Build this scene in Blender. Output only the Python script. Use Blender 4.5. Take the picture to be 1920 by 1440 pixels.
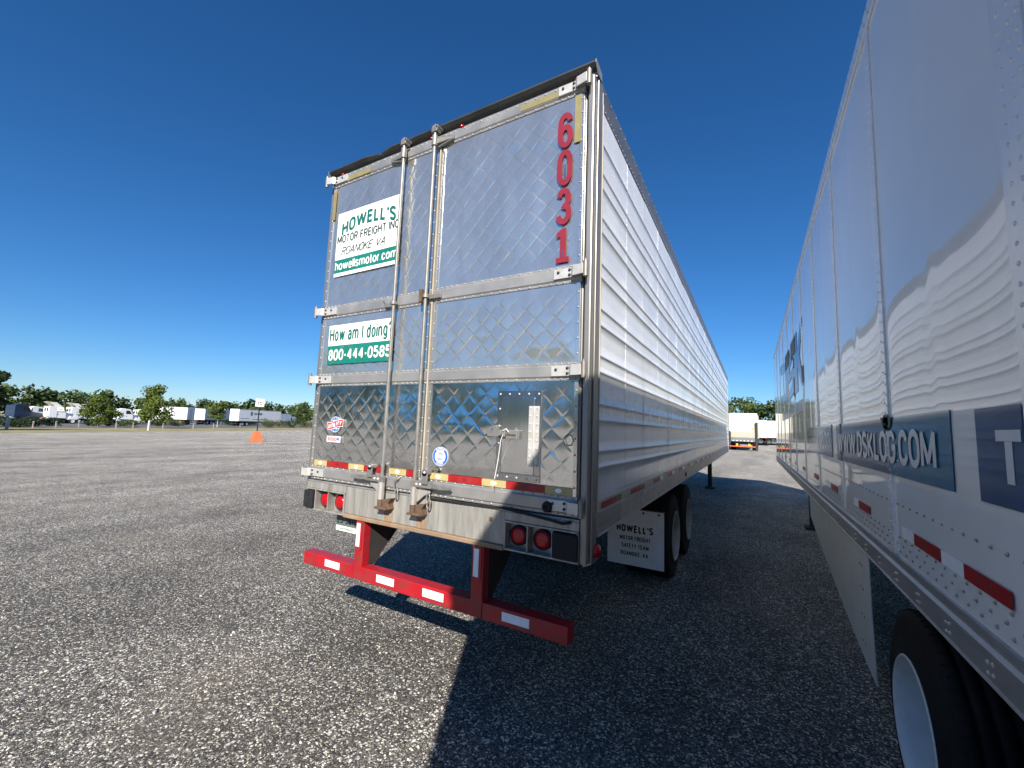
import bpy, math, random
import numpy as np
from mathutils import Vector, Matrix, noise as mnoise

random.seed(7)
for o in list(bpy.data.objects):
    bpy.data.objects.remove(o)
scene = bpy.context.scene
col = scene.collection

# ------------------------------------------------------------------ camera
CAM = Vector((3.4077, -2.366, 1.792))
YAW, PITCH, ROLL, FPX = -0.5256, 0.1026, 0.0374, 779.7          # for a 1920 px wide frame
fwd = Vector((math.sin(YAW) * math.cos(PITCH), math.cos(YAW) * math.cos(PITCH), math.sin(PITCH)))
r0 = Vector((math.cos(YAW), -math.sin(YAW), 0)); u0 = r0.cross(fwd)
rgt = r0 * math.cos(ROLL) + u0 * math.sin(ROLL); upv = -r0 * math.sin(ROLL) + u0 * math.cos(ROLL)
cd = bpy.data.cameras.new("camera"); cam = bpy.data.objects.new("camera", cd); col.objects.link(cam)
cam.matrix_world = Matrix(((rgt.x, upv.x, -fwd.x, CAM.x), (rgt.y, upv.y, -fwd.y, CAM.y), (rgt.z, upv.z, -fwd.z, CAM.z), (0, 0, 0, 1)))
cd.sensor_width = 36; cd.lens = 36 * FPX / 1920; cd.clip_start = 0.02; cd.clip_end = 3000
scene.camera = cam

# ------------------------------------------------------------------ light
SUN = Vector((1.0, -1.92, 1.43)).normalized()
el = math.asin(SUN.z); az = math.atan2(SUN.x, SUN.y)
w = bpy.data.worlds.new("World"); scene.world = w; w.use_nodes = True
nt = w.node_tree; bg = nt.nodes["Background"]
sky = nt.nodes.new("ShaderNodeTexSky"); sky.sky_type = 'NISHITA'; sky.sun_disc = False
sky.sun_elevation = el; sky.sun_rotation = az
sky.air_density = 1.0; sky.dust_density = 0.0; sky.ozone_density = 10.0; sky.altitude = 0
hsv = nt.nodes.new("ShaderNodeHueSaturation"); hsv.inputs["Saturation"].default_value = 1.11
nt.links.new(sky.outputs[0], hsv.inputs["Color"]); nt.links.new(hsv.outputs[0], bg.inputs[0]); bg.inputs[1].default_value = 0.070
sl = bpy.data.lights.new("sun", 'SUN'); sl.energy = 5.0; sl.angle = math.radians(0.5); sl.color = (1.0, 0.95, 0.87)
so = bpy.data.objects.new("sun", sl); col.objects.link(so); so.rotation_euler = SUN.to_track_quat('Z', 'Y').to_euler()
so.location = (30, -60, 50)
scene.view_settings.view_transform = 'Standard'; scene.view_settings.look = 'None'
scene.view_settings.exposure = 0.85; scene.view_settings.gamma = 1.0; scene.view_settings.use_curve_mapping = False

# ------------------------------------------------------------------ materials
MATS = {}
def N(nt, t, **kw):
    n = nt.nodes.new(t)
    for k, v in kw.items():
        setattr(n, k, v)
    return n

def mat(name, base, rough=0.5, metal=0.0, var=0.12, scale=6.0, bump=0.0, bscale=40.0, dirt=None, dirt_amt=0.0, dscale=3.0,
        rvar=0.1, spec=0.5, stretch=None, crack=0.0, coat=0.0):
    m = bpy.data.materials.new(name); m.use_nodes = True; MATS[name] = m
    nt = m.node_tree; b = nt.nodes["Principled BSDF"]; L = nt.links.new
    tc = N(nt, "ShaderNodeTexCoord"); co = tc.outputs["Object"]
    if stretch:
        mp = N(nt, "ShaderNodeMapping"); mp.inputs["Scale"].default_value = stretch; L(co, mp.inputs[0]); cs = mp.outputs[0]
    else:
        cs = co
    n1 = N(nt, "ShaderNodeTexNoise"); n1.inputs["Scale"].default_value = scale; n1.inputs["Detail"].default_value = 5; L(cs, n1.inputs[0])
    mx = N(nt, "ShaderNodeMix", data_type='RGBA'); L(n1.outputs[0], mx.inputs[0])
    rp = N(nt, "ShaderNodeMapRange"); rp.inputs[1].default_value = 0.3; rp.inputs[2].default_value = 0.7; L(n1.outputs[0], rp.inputs[0]); L(rp.outputs[0], mx.inputs[0])
    mx.inputs[6].default_value = [c * (1 - var) for c in base] + [1]
    mx.inputs[7].default_value = [min(1, c * (1 + var)) for c in base] + [1]
    colout = mx.outputs[2]
    if dirt:
        n2 = N(nt, "ShaderNodeTexNoise"); n2.inputs["Scale"].default_value = dscale; n2.inputs["Detail"].default_value = 8; n2.inputs["Roughness"].default_value = 0.7; L(cs, n2.inputs[0])
        r2 = N(nt, "ShaderNodeMapRange"); r2.inputs[1].default_value = 0.48; r2.inputs[2].default_value = 0.72; r2.inputs[4].default_value = dirt_amt; L(n2.outputs[0], r2.inputs[0])
        m2 = N(nt, "ShaderNodeMix", data_type='RGBA'); L(r2.outputs[0], m2.inputs[0]); L(colout, m2.inputs[6]); m2.inputs[7].default_value = list(dirt) + [1]
        colout = m2.outputs[2]
    if crack:
        v = N(nt, "ShaderNodeTexVoronoi", feature='DISTANCE_TO_EDGE'); v.inputs["Scale"].default_value = crack
        nz = N(nt, "ShaderNodeTexNoise"); nz.inputs["Scale"].default_value = 4; nz.inputs["Detail"].default_value = 4; L(co, nz.inputs[0])
        ad = N(nt, "ShaderNodeMix", data_type='RGBA'); ad.inputs[0].default_value = 0.35; L(co, ad.inputs[6]); L(nz.outputs[1], ad.inputs[7]); L(ad.outputs[2], v.inputs[0])
        r3 = N(nt, "ShaderNodeMapRange"); r3.inputs[1].default_value = 0.0; r3.inputs[2].default_value = 0.012; r3.inputs[3].default_value = 0.55; r3.inputs[4].default_value = 0.0; L(v.outputs[0], r3.inputs[0])
        gate = N(nt, "ShaderNodeMath", operation='MULTIPLY'); L(r3.outputs[0], gate.inputs[0]); gm = N(nt, "ShaderNodeMapRange"); gm.inputs[1].default_value = .45; gm.inputs[2].default_value = .55; L(nz.outputs[0], gm.inputs[0]); L(gm.outputs[0], gate.inputs[1])
        m3 = N(nt, "ShaderNodeMix", data_type='RGBA'); L(gate.outputs[0], m3.inputs[0]); L(colout, m3.inputs[6]); m3.inputs[7].default_value = (.25, .24, .22, 1)
        colout = m3.outputs[2]
    L(colout, b.inputs["Base Color"])
    rr = N(nt, "ShaderNodeMapRange"); rr.inputs[1].default_value = .25; rr.inputs[2].default_value = .75; rr.inputs[3].default_value = max(0.01, rough * (1 - rvar)); rr.inputs[4].default_value = min(1, rough * (1 + rvar)); L(n1.outputs[0], rr.inputs[0]); L(rr.outputs[0], b.inputs["Roughness"])
    b.inputs["Metallic"].default_value = metal
    b.inputs["Specular IOR Level"].default_value = spec
    if coat:
        b.inputs["Coat Weight"].default_value = coat; b.inputs["Coat Roughness"].default_value = 0.04
    if bump:
        n3 = N(nt, "ShaderNodeTexNoise"); n3.inputs["Scale"].default_value = bscale; n3.inputs["Detail"].default_value = 4; L(cs, n3.inputs[0])
        bp = N(nt, "ShaderNodeBump"); bp.inputs["Strength"].default_value = bump; bp.inputs["Distance"].default_value = 0.01; L(n3.outputs[0], bp.inputs["Height"]); L(bp.outputs[0], b.inputs["Normal"])
    return m

mat("steel_quilt", (.74, .74, .73), .13, 1.0, .06, 3, rvar=.5, dirt=(.36, .34, .31), dirt_amt=.35, dscale=2.2, stretch=(2, 2, .6))
mat("steel_weathered", (.68, .665, .615), .16, .84, .08, 3, rvar=.4, dirt=(.40, .39, .37), dirt_amt=.4, dscale=2.2, stretch=(2, 2, .6))
mat("steel_plain", (.50, .49, .48), .22, 1.0, .08, 5, rvar=.3, dirt=(.3, .28, .25), dirt_amt=.4, dscale=4)
mat("aluminium", (.345, .335, .318), .42, .55, .08, 7, rvar=.3, dirt=(.34, .31, .27), dirt_amt=.35, dscale=5, bump=.03, bscale=60)
mat("aluminium_side", (.74, .75, .76), .24, .12, .05, 2.2, rvar=.35, dirt=(.55, .56, .57), dirt_amt=.45, dscale=1.4, stretch=(1, 1, .8))
mat("post_metal", (.27, .26, .243), .42, .6, .08, 4, rvar=.2, dirt=(.32, .29, .25), dirt_amt=.4, dscale=3, stretch=(3, 3, .5))
mat("rail_dark", (.20, .20, .20), .4, .6, .1, 6, dirt=(.14, .13, .12), dirt_amt=.5, dscale=4)
mat("rail_metal", (.52, .49, .45), .48, .6, .1, 6, dirt=(.30, .27, .23), dirt_amt=.5, dscale=4)
mat("sill_metal", (.36, .345, .31), .5, .4, .2, 4, dirt=(.19, .155, .12), dirt_amt=.8, dscale=5.0, stretch=(4.5, 1, .5))
mat("rusty_edge", (.27, .19, .12), .7, .1, .2, 9, dirt=(.24, .11, .05), dirt_amt=.6, dscale=6)
mat("rust", (.11, .062, .036), .8, .15, .3, 30, dirt=(.2, .15, .105), dirt_amt=.5, dscale=20, bump=.2)
mat("rust_streak", (.24, .15, .085), .75, 0, .25, 14, dirt=(.36, .33, .28), dirt_amt=.8, dscale=10, stretch=(8, 1, 1))
mat("galvanised", (.23, .222, .207), .5, .5, .15, 25, dirt=(.35, .29, .22), dirt_amt=.5, dscale=9)
mat("hinge_metal", (.56, .54, .50), .4, .4, .08, 20, dirt=(.45, .40, .33), dirt_amt=.4, dscale=14)
mat("cap_dark", (.045, .045, .045), .6, .3, .2, 8, dirt=(.13, .128, .12), dirt_amt=.3, dscale=5)
mat("seal_light", (.40, .35, .27), .6, 0, .15, 10)
mat("gap_dark", (.02, .02, .02), .8, 0, .1, 5)
mat("rubber", (.016, .016, .017), .75, 0, .2, 30, bump=.15, bscale=60, spec=.3)
mat("tyre_rubber", (.010, .010, .010), .85, 0, .25, 12, bump=.1, bscale=40, dirt=(.028, .026, .024), dirt_amt=.5, dscale=4, spec=.2)
mat("rim_white", (.62, .64, .64), .4, 0, .08, 6, dirt=(.30, .22, .13), dirt_amt=.35, dscale=7, spec=.5)
mat("rim_grey", (.42, .41, .38), .5, .2, .12, 6, dirt=(.2, .17, .13), dirt_amt=.5, dscale=7)
mat("white_paint", (.70, .71, .695), .04, 0, .02, 1.5, rvar=.4, spec=.5, dirt=(.64, .645, .62), dirt_amt=.4, dscale=1.2)
mat("white_trim", (.66, .68, .68), .3, 0, .05, 4, dirt=(.5, .49, .46), dirt_amt=.4, dscale=5)
mat("seam_white", (.70, .71, .72), .22, .1, .05, 4, dirt=(.5, .5, .48), dirt_amt=.35, dscale=5)
mat("skirt_white", (.62, .64, .63), .35, 0, .06, 3, dirt=(.4, .38, .34), dirt_amt=.5, dscale=3)
mat("rail_grey", (.36, .36, .36), .45, .5, .1, 5, dirt=(.22, .21, .19), dirt_amt=.5, dscale=4)
mat("navy_vinyl", (.03, .08, .17), .08, 0, .1, 3, spec=.4)
mat("teal_vinyl", (.018, .15, .26), .08, 0, .1, 3, spec=.4)
mat("logo_vinyl", (.02, .07, .20), .22, 0, .1, 3, spec=.3)
mat("old_vinyl", (.012, .03, .055), .6, 0, .2, 12)
mat("letter_white", (.58, .60, .61), .2, 0, .04, 3)
mat("sign_white", (.80, .79, .73), .4, 0, .03, 5, crack=3.2)
mat("sign_green", (.008, .16, .12), .4, 0, .1, 5, crack=3.2)
mat("text_green", (.006, .12, .09), .4, 0, .1, 5)
mat("text_dark", (.02, .05, .055), .5, 0, .1, 5)
mat("digit_red", (.20, .010, .024), .45, 0, .1, 6)
mat("tape_red", (.30, .01, .01), .35, 0, .15, 14, dirt=(.25, .06, .05), dirt_amt=.4, dscale=12)
mat("tape_cream", (.42, .34, .15), .4, 0, .1, 14)
mat("tape_white", (.80, .82, .86), .3, 0, .05, 20)
mat("tape_gold", (.22, .185, .075), .6, 0, .12, 14)
mat("bumper_red", (.36, .008, .016), .42, 0, .15, 8, dirt=(.10, .045, .032), dirt_amt=.9, dscale=12, bump=.1, bscale=50)
mat("lens_red", (.36, .003, .007), .15, 0, .1, 60, bump=.08, bscale=250)
mat("lens_dark", (.18, .005, .006), .2, 0, .1, 30)
mat("decal_blue", (.02, .11, .45), .35, 0, .05, 5)
mat("decal_white", (.82, .82, .82), .35, 0, .02, 5)
mat("decal_red", (.55, .02, .03), .35, 0, .05, 5)
mat("decal_navy", (.02, .04, .30), .35, 0, .05, 5)
mat("flap_white", (.66, .68, .70), .5, 0, .05, 5, dirt=(.35, .34, .32), dirt_amt=.4, dscale=4)
mat("letter_black", (.012, .012, .014), .5, 0, .1, 5)
mat("under_dark", (.03, .028, .026), .8, .1, .2, 5)
mat("plate_slate", (.10, .13, .13), .5, 0, .1, 8)
mat("plate_cream", (.70, .70, .60), .5, 0, .05, 8)
mat("cable_dark", (.03, .03, .03), .5, .2, .1, 5)
mat("seal_white", (.75, .75, .72), .5, 0, .05, 5)
mat("orange_base", (.60, .13, .04), .6, 0, .12, 4, dirt=(.4, .15, .08), dirt_amt=.3, dscale=5)
mat("sign_face", (.82, .83, .84), .4, 0, .02, 4)
mat("post_green", (.02, .03, .03), .5, .3, .1, 8)
mat("bollard_paint", (.42, .46, .44), .6, 0, .1, 8)
mat("wood_grey", (.30, .28, .25), .8, 0, .2, 10)
mat("truck_white", (.74, .75, .76), .25, 0, .03, 2, coat=.3)
mat("truck_cream", (.74, .70, .58), .4, 0, .04, 2)
mat("truck_blue", (.012, .03, .07), .3, 0, .1, 2, coat=.3)
mat("truck_grey", (.38, .40, .43), .4, 0, .08, 2)
mat("box_white", (.76, .77, .78), .45, 0, .03, 1.5, dirt=(.6, .6, .58), dirt_amt=.3, dscale=1)
mat("dark_glass", (.015, .02, .025), .06, 0, .1, 2, coat=.5)
mat("chassis_dark", (.035, .033, .032), .7, .2, .2, 4)
mat("liftgate_tan", (.46, .42, .33), .6, .2, .1, 3, dirt=(.3, .25, .2), dirt_amt=.5, dscale=3)
mat("liftgate_grey", (.20, .20, .20), .6, .3, .1, 3)
mat("yellow_paint", (.70, .40, .05), .5, 0, .1, 5)
mat("brown_roof", (.20, .13, .10), .8, 0, .1, 3)
mat("bark", (.16, .12, .09), .9, 0, .25, 10, bump=.4, bscale=30)
mat("bark_pale", (.42, .38, .32), .85, 0, .2, 10, bump=.3, bscale=30)

def foliage_mat(name, c1, c2, trans=.35):
    m = bpy.data.materials.new(name); m.use_nodes = True; MATS[name] = m
    nt = m.node_tree; b = nt.nodes["Principled BSDF"]; L = nt.links.new
    at = N(nt, "ShaderNodeAttribute", attribute_name="tint")
    mx = N(nt, "ShaderNodeMix", data_type='RGBA'); mx.inputs[6].default_value = list(c1) + [1]; mx.inputs[7].default_value = list(c2) + [1]
    L(at.outputs["Fac"], mx.inputs[0]); L(mx.outputs[2], b.inputs["Base Color"]); b.inputs["Roughness"].default_value = .55; b.inputs["Specular IOR Level"].default_value = .3
    tr = N(nt, "ShaderNodeBsdfTranslucent"); L(mx.outputs[2], tr.inputs[0])
    ms = N(nt, "ShaderNodeMixShader"); ms.inputs[0].default_value = trans
    L(b.outputs[0], ms.inputs[1]); L(tr.outputs[0], ms.inputs[2]); L(ms.outputs[0], nt.nodes["Material Output"].inputs[0])
    return m
foliage_mat("leaf_bright", (.055, .09, .014), (.20, .24, .045))
foliage_mat("leaf_mid", (.035, .065, .016), (.12, .165, .035))
foliage_mat("leaf_dark", (.012, .028, .012), (.04, .07, .02))
foliage_mat("leaf_pale", (.08, .10, .04), (.20, .21, .10))
foliage_mat("leaf_forest", (.022, .042, .014), (.10, .14, .034), .25)
foliage_mat("grass_blade", (.14, .13, .04), (.30, .26, .10), .3)

def gravel_mat():
    m = bpy.data.materials.new("gravel"); m.use_nodes = True; MATS["gravel"] = m
    nt = m.node_tree; b = nt.nodes["Principled BSDF"]; L = nt.links.new
    tc = N(nt, "ShaderNodeTexCoord"); co = tc.outputs["Object"]
    # warp so that stones are not regular
    nz = N(nt, "ShaderNodeTexNoise"); nz.inputs["Scale"].default_value = 45; nz.inputs["Detail"].default_value = 3; L(co, nz.inputs[0])
    wp = N(nt, "ShaderNodeVectorMath", operation='MULTIPLY_ADD'); L(nz.outputs[1], wp.inputs[0]); wp.inputs[1].default_value = (.014, .014, .014); L(co, wp.inputs[2])
    def layer(scale):
        v = N(nt, "ShaderNodeTexVoronoi"); v.inputs["Scale"].default_value = scale; L(wp.outputs[0], v.inputs[0])
        sep = N(nt, "ShaderNodeSeparateColor"); L(v.outputs["Color"], sep.inputs[0])
        return v, sep
    v1, s1 = layer(92); v2, s2 = layer(190)
    # fine stones
    cr1 = N(nt, "ShaderNodeValToRGB"); e = cr1.color_ramp.elements
    e[0].position = 0; e[0].color = (.030, .028, .027, 1); e[1].position = 1; e[1].color = (.86, .82, .74, 1)
    for p_, c_ in ((.35, (.085, .078, .072)), (.60, (.145, .136, .126)), (.74, (.26, .245, .225)), (.84, (.60, .565, .50))):
        x = cr1.color_ramp.elements.new(p_); x.color = list(c_) + [1]
    L(s1.outputs[0], cr1.inputs[0])
    cr2 = N(nt, "ShaderNodeValToRGB"); e = cr2.color_ramp.elements
    e[0].position = 0; e[0].color = (.035, .033, .031, 1); e[1].position = 1; e[1].color = (.62, .585, .52, 1)
    for p_, c_ in ((.50, (.095, .09, .085)), (.78, (.20, .19, .175))):
        x = cr2.color_ramp.elements.new(p_); x.color = list(c_) + [1]
    L(s2.outputs[0], cr2.inputs[0])
    # choose between coarse and fine, per patch
    sel = N(nt, "ShaderNodeMath", operation='GREATER_THAN'); L(s1.outputs[1], sel.inputs[0]); sel.inputs[1].default_value = .40
    mx = N(nt, "ShaderNodeMix", data_type='RGBA'); L(sel.outputs[0], mx.inputs[0]); L(cr2.outputs[0], mx.inputs[6]); L(cr1.outputs[0], mx.inputs[7])
    # stone hue: some warm, some bluish
    hs = N(nt, "ShaderNodeValToRGB"); e = hs.color_ramp.elements
    e[0].position = 0; e[0].color = (.95, .98, 1.0, 1); e[1].position = 1; e[1].color = (1.12, .99, .80, 1); x = hs.color_ramp.elements.new(.4); x.color = (1.02, 1, .96, 1); x = hs.color_ramp.elements.new(.86); x.color = (1.05, 1, .93, 1)
    L(s1.outputs[2], hs.inputs[0])
    mm = N(nt, "ShaderNodeMix", data_type='RGBA', blend_type='MULTIPLY'); mm.inputs[0].default_value = 1; L(mx.outputs[2], mm.inputs[6]); L(hs.outputs[0], mm.inputs[7])
    # tracks and patches
    mp = N(nt, "ShaderNodeMapping"); mp.inputs["Rotation"].default_value = (0, 0, .35); mp.inputs["Scale"].default_value = (.55, .09, 1); L(co, mp.inputs[0])
    nb = N(nt, "ShaderNodeTexNoise"); nb.inputs["Scale"].default_value = 1.0; nb.inputs["Detail"].default_value = 6; nb.inputs["Roughness"].default_value = .6; L(mp.outputs[0], nb.inputs[0])
    nb2 = N(nt, "ShaderNodeTexNoise"); nb2.inputs["Scale"].default_value = .8; nb2.inputs["Detail"].default_value = 7; nb2.inputs["Roughness"].default_value = .65; L(co, nb2.inputs[0])
    av = N(nt, "ShaderNodeMath", operation='ADD'); L(nb.outputs[0], av.inputs[0]); L(nb2.outputs[0], av.inputs[1])
    rg = N(nt, "ShaderNodeMapRange"); rg.inputs[1].default_value = .75; rg.inputs[2].default_value = 1.28; rg.inputs[3].default_value = .70; rg.inputs[4].default_value = 1.50; L(av.outputs[0], rg.inputs[0])
    m2 = N(nt, "ShaderNodeVectorMath", operation='SCALE'); L(mm.outputs[2], m2.inputs[0]); L(rg.outputs[0], m2.inputs["Scale"])
    # paler away from the trailers: brightness at grazing view put into the colour
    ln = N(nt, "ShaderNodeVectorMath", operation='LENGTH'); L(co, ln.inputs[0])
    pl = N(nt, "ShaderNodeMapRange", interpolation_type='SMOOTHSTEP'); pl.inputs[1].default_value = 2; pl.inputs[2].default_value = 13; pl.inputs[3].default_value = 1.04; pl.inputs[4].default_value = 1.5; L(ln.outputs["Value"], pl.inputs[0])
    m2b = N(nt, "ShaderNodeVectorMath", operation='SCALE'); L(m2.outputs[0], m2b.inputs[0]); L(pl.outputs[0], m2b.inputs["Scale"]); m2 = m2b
    # sandy stains
    ns = N(nt, "ShaderNodeTexNoise"); ns.inputs["Scale"].default_value = .55; ns.inputs["Detail"].default_value = 6; L(co, ns.inputs[0])
    rs = N(nt, "ShaderNodeMapRange"); rs.inputs[1].default_value = .56; rs.inputs[2].default_value = .72; rs.inputs[4].default_value = .32; L(ns.outputs[0], rs.inputs[0])
    m4 = N(nt, "ShaderNodeMix", data_type='RGBA'); L(rs.outputs[0], m4.inputs[0]); L(m2.outputs[0], m4.inputs[6]); m4.inputs[7].default_value = (.30, .25, .19, 1)
    L(m4.outputs[2], b.inputs["Base Color"]); b.inputs["Roughness"].default_value = .85; b.inputs["Specular IOR Level"].default_value = .3
    ad = N(nt, "ShaderNodeMath", operation='ADD'); L(v1.outputs[0], ad.inputs[0]); L(v2.outputs[0], ad.inputs[1])
    bp = N(nt, "ShaderNodeBump", invert=True); bp.inputs["Strength"].default_value = .9; bp.inputs["Distance"].default_value = .012; L(ad.outputs[0], bp.inputs["Height"]); L(bp.outputs[0], b.inputs["Normal"])
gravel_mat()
mat("verge_grass", (.27, .23, .11), .9, 0, .35, .5, dirt=(.13, .15, .05), dirt_amt=.8, dscale=.35)
mat("asphalt", (.12, .118, .115), .9, 0, .2, .4, dirt=(.07, .07, .07), dirt_amt=.5, dscale=.2)
mat("pebble_light", (.60, .56, .48), .8, 0, .35, 40)
mat("pebble_grey", (.32, .325, .33), .8, 0, .35, 40)

# ------------------------------------------------------------------ mesh helpers
class MB:
    def __init__(s):
        s.v = []; s.f = []; s.sm = []
    def add(s, vs, fs, smooth=False):
        o = len(s.v); s.v += [tuple(q) for q in vs]; s.f += [tuple(i + o for i in q) for q in fs]; s.sm += [smooth] * len(fs); return s
    def box(s, x0, x1, y0, y1, z0, z1):
        x0, x1 = min(x0, x1), max(x0, x1); y0, y1 = min(y0, y1), max(y0, y1); z0, z1 = min(z0, z1), max(z0, z1)
        return s.add([(x0, y0, z0), (x1, y0, z0), (x1, y1, z0), (x0, y1, z0), (x0, y0, z1), (x1, y0, z1), (x1, y1, z1), (x0, y1, z1)],
                     [(3, 2, 1, 0), (4, 5, 6, 7), (0, 1, 5, 4), (1, 2, 6, 5), (2, 3, 7, 6), (3, 0, 4, 7)])
    def prism(s, pts, d):                     # closed polygon (3-D points) pushed along vector d
        n = len(pts); a = [Vector(q) for q in pts]; b = [q + Vector(d) for q in a]
        return s.add(a + b, [tuple(range(n))[::-1], tuple(range(n, 2 * n))] + [(i, (i + 1) % n, n + (i + 1) % n, n + i) for i in range(n)])
    def poly(s, pts):
        return s.add(pts, [tuple(range(len(pts)))])
    def cyl(s, p0, p1, r0, r1=None, n=12, caps=True):
        r1 = r0 if r1 is None else r1
        p0 = Vector(p0); p1 = Vector(p1); d = (p1 - p0).normalized(); a = d.orthogonal().normalized(); b = d.cross(a)
        vs = []
        for p, r in ((p0, r0), (p1, r1)):
            vs += [p + (a * math.cos(t) + b * math.sin(t)) * r for t in [2 * math.pi * i / n for i in range(n)]]
        s.add(vs, [(i, (i + 1) % n, n + (i + 1) % n, n + i) for i in range(n)], True)
        if caps:
            s.add(vs, [tuple(range(n))[::-1], tuple(range(n, 2 * n))])
        return s
    def tube(s, pts, r, n=8):
        for a, b in zip(pts[:-1], pts[1:]):
            s.cyl(a, b, r, r, n)
        return s
    def lathe(s, prof, c, axis='x', n=40, closed=False):   # prof: (along, radius)
        vs = []; m = len(prof); c = Vector(c)
        for i in range(n):
            t = 2 * math.pi * i / n; ct, st = math.cos(t), math.sin(t)
            for a, r in prof:
                vs.append(c + (Vector((a, r * ct, r * st)) if axis == 'x' else Vector((r * ct, a, r * st)) if axis == 'y' else Vector((r * ct, r * st, a))))
        fs = []
        for i in range(n):
            j = (i + 1) % n
            for k in range(m - 1 + (1 if closed else 0)):
                l = (k + 1) % m
                fs.append((i * m + k, j * m + k, j * m + l, i * m + l))
        return s.add(vs, fs, True)
    def rivet(s, p, nrm, r=.008, h=.004, n=6):
        p = Vector(p); nrm = Vector(nrm); a = nrm.orthogonal().normalized(); b = nrm.cross(a)
        vs = [p + (a * math.cos(t) + b * math.sin(t)) * r for t in [2 * math.pi * i / n for i in range(n)]]
        vs += [p + nrm * h * .8 + (a * math.cos(t) + b * math.sin(t)) * r * .6 for t in [2 * math.pi * i / n for i in range(n)]] + [p + nrm * h]
        return s.add(vs, [(i, (i + 1) % n, n + (i + 1) % n, n + i) for i in range(n)] + [(n + i, n + (i + 1) % n, 2 * n) for i in range(n)], True)
    def build(s, name, m, parent=None, bevel=0, kind=None, org=None, seg=2):
        if org is None:
            org = root_org(parent)
        v = np.array(s.v, dtype=float) - np.array(org)
        me = bpy.data.meshes.new(name); me.from_pydata(v.tolist(), [], s.f)
        me.polygons.foreach_set("use_smooth", s.sm); me.materials.append(MATS[m])
        return link(name, me, parent, bevel, kind, seg)

def root_org(o):
    if o is None:
        return (0, 0, 0)
    while o.parent:
        o = o.parent
    return tuple(o.location)
def link(name, me, parent=None, bevel=0, kind=None, seg=2):
    o = bpy.data.objects.new(name, me); col.objects.link(o)
    if parent: o.parent = parent
    if kind: o["kind"] = kind
    if bevel:
        b = o.modifiers.new("bevel", 'BEVEL'); b.width = bevel; b.segments = seg; b.limit_method = 'ANGLE'; b.angle_limit = math.radians(40)
        b.harden_normals = False
    return o
def thing(name, label, cat, loc=(0, 0, 0), rz=0, group=None):
    o = bpy.data.objects.new(name, None); col.objects.link(o); o.location = loc; o.rotation_euler = (0, 0, rz)
    o.empty_display_size = .3; tag(o, label, cat, group); return o
def tag(o, label, cat, group=None):
    o["label"] = label; o["category"] = cat
    if group: o["group"] = group
    return o
def inst(name, me, parent, loc, rot=(0, 0, 0), bevel=0):
    o = bpy.data.objects.new(name, me); col.objects.link(o); o.parent = parent; o.location = loc; o.rotation_euler = rot; return o
def copy_tree(o, parent=None):
    c = o.copy(); col.objects.link(c); c.parent = parent
    for ch in list(o.children):
        copy_tree(ch, c)
    return c

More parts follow.
